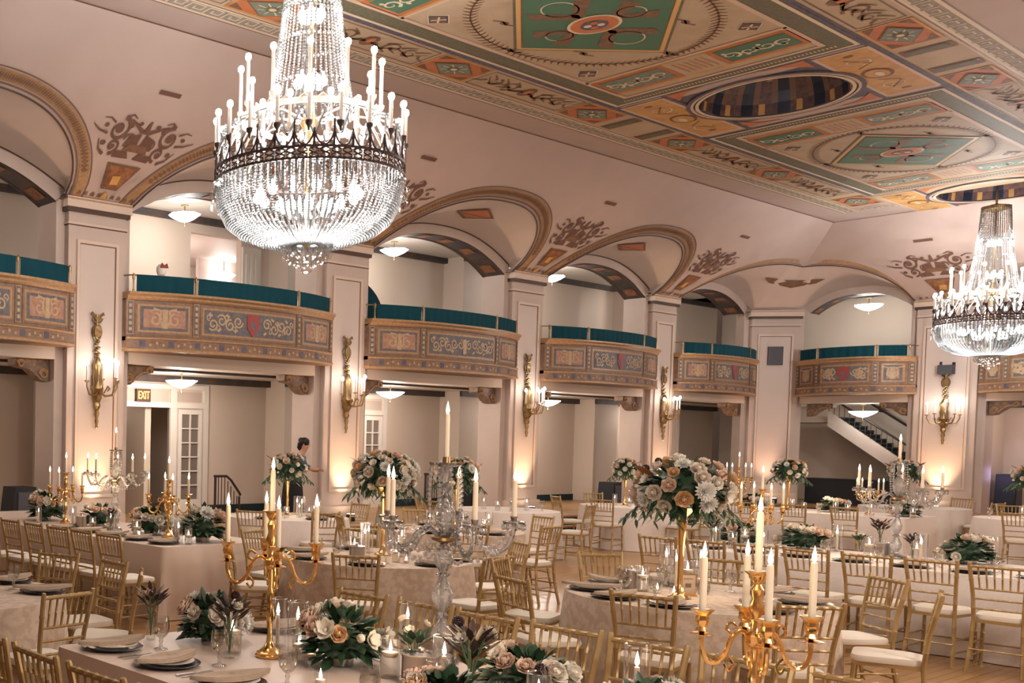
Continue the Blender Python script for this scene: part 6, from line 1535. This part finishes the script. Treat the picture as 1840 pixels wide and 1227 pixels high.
# ------------------------------------------------------------------ the person beside the second pilaster
t = thing('person', 'person in a slate blue top and long black skirt leaning right, black hair tied up', 'person', (13.52, 13.70, PLZ+.008), 0)
t.rotation_euler = (0, 0, radians(-52)); t.scale = (.97, .97, .94)
def skin_body(name, verts, edges, radii, m, parent, sub=2):
    me = bpy.data.meshes.new(name); me.from_pydata(verts, edges, []); o = bpy.data.objects.new(name, me); COL.objects.link(o); me.materials.append(m); o.parent = parent
    md = o.modifiers.new('skin', 'SKIN'); md.use_smooth_shade = True
    for i, r in enumerate(radii): me.skin_vertices[0].data[i].radius = (r, r) if not isinstance(r, tuple) else r
    me.skin_vertices[0].data[0].use_root = True
    s = o.modifiers.new('subdivision', 'SUBSURF'); s.levels = sub; s.render_levels = sub
    return o
# local +X is the way the person faces; leaning forward over the forearms
V = [(0,0,.86),(.03,0,1.02),(.09,0,1.20),(.14,0,1.33),(.17,0,1.40),(.205,0,1.47),(.215,0,1.56),
     (.13,.15,1.31),(.20,.20,1.12),(.38,.13,1.04),(.47,.08,1.05),(.13,-.15,1.31),(.22,-.20,1.12),(.40,-.12,1.06),(.49,-.06,1.08),
     (.0,.09,.80),(.01,.095,.45),(-.02,.095,.07),(.10,.10,.03),(.0,-.09,.80),(.01,-.095,.45),(-.02,-.095,.07),(.10,-.10,.03)]
E_ = [(0,1),(1,2),(2,3),(3,4),(4,5),(5,6),(3,7),(7,8),(8,9),(9,10),(3,11),(11,12),(12,13),(13,14),(0,15),(15,16),(16,17),(17,18),(0,19),(19,20),(20,21),(21,22)]
Rd = [.13,.115,.125,.10,.05,.072,.080,.055,.044,.034,.028,.055,.044,.034,.028,.085,.06,.042,.035,.085,.06,.042,.035]
skin_body('body', V, E_, Rd, M_['skin'], t)
mb = MB()
for s in (-1, 1):                                   # four fingers and a thumb on each hand
    hx, hy, hz = (.47,.08,1.05) if s > 0 else (.49,-.06,1.08)
    for k in range(4): y = hy+(k-1.5)*.019; L = (.062,.072,.068,.054)[k]; mb.tube([(hx+.015,y,hz),(hx+.015+L*.55,y,hz-.006),(hx+.015+L,y-s*.004,hz-.03)], [.009,.008,.006], 6)
    mb.tube([(hx-.005,hy-s*.024,hz),(hx+.03,hy-s*.045,hz+.008),(hx+.055,hy-s*.04,hz)], [.010,.009,.007], 6)
mb.build('fingers', M_['skin'], t)
mb = MB(); mb.lathe([(.0,-.06),(.075,-.02),(.098,.03),(.09,.085),(.05,.12),(0,.13)], 16, (.195,0,1.545)); mb.ball((.13,0,1.62), .05, 10, 7); mb.tube([(.14,0,1.56),(.115,0,1.47),(.12,0,1.42)], [.07,.055,.02], 8); mb.build('hair', M_['hair'], t)
mb = MB(); mb.ball((.285,0,1.525), .013, 6, 4, 1.3)
for s in (-1, 1): mb.ball((.195,s*.078,1.53), .016, 6, 4, 1.5)
mb.build('nose_and_ears', M_['skin'], t)
mb = MB(); [mb.ball((.272,s*.030,1.555), .009, 6, 4) for s in (-1, 1)]; mb.box(.272,.280,-.022,.022,1.484,1.492); mb.build('eyes_and_mouth', M_['wine'], t)
TV = [(0,0,.88),(.03,0,1.02),(.09,0,1.20),(.135,0,1.345),(.13,.16,1.31),(.20,.205,1.12),(.30,.165,1.08),(.13,-.16,1.31),(.22,-.205,1.12),(.32,-.16,1.09)]
skin_body('blouse', TV, [(0,1),(1,2),(2,3),(3,4),(4,5),(5,6),(3,7),(7,8),(8,9)], [.15,.135,.145,.10,.078,.060,.050,.078,.060,.050], M_['blouse'], t)
mb = MB(); mb.lathe([(.145,.92),(.165,.84),(.185,.65),(.20,.40),(.225,.10),(.215,.095)], 28, (0,0,0), caps=False, wob=lambda a, z: (1+.04*cos(9*a)*(1-z))*(.92+.10*abs(cos(a)))); mb.lathe([(.05,.93),(.145,.92)], 28, caps=False); mb.build('skirt', M_['skirt'], t)
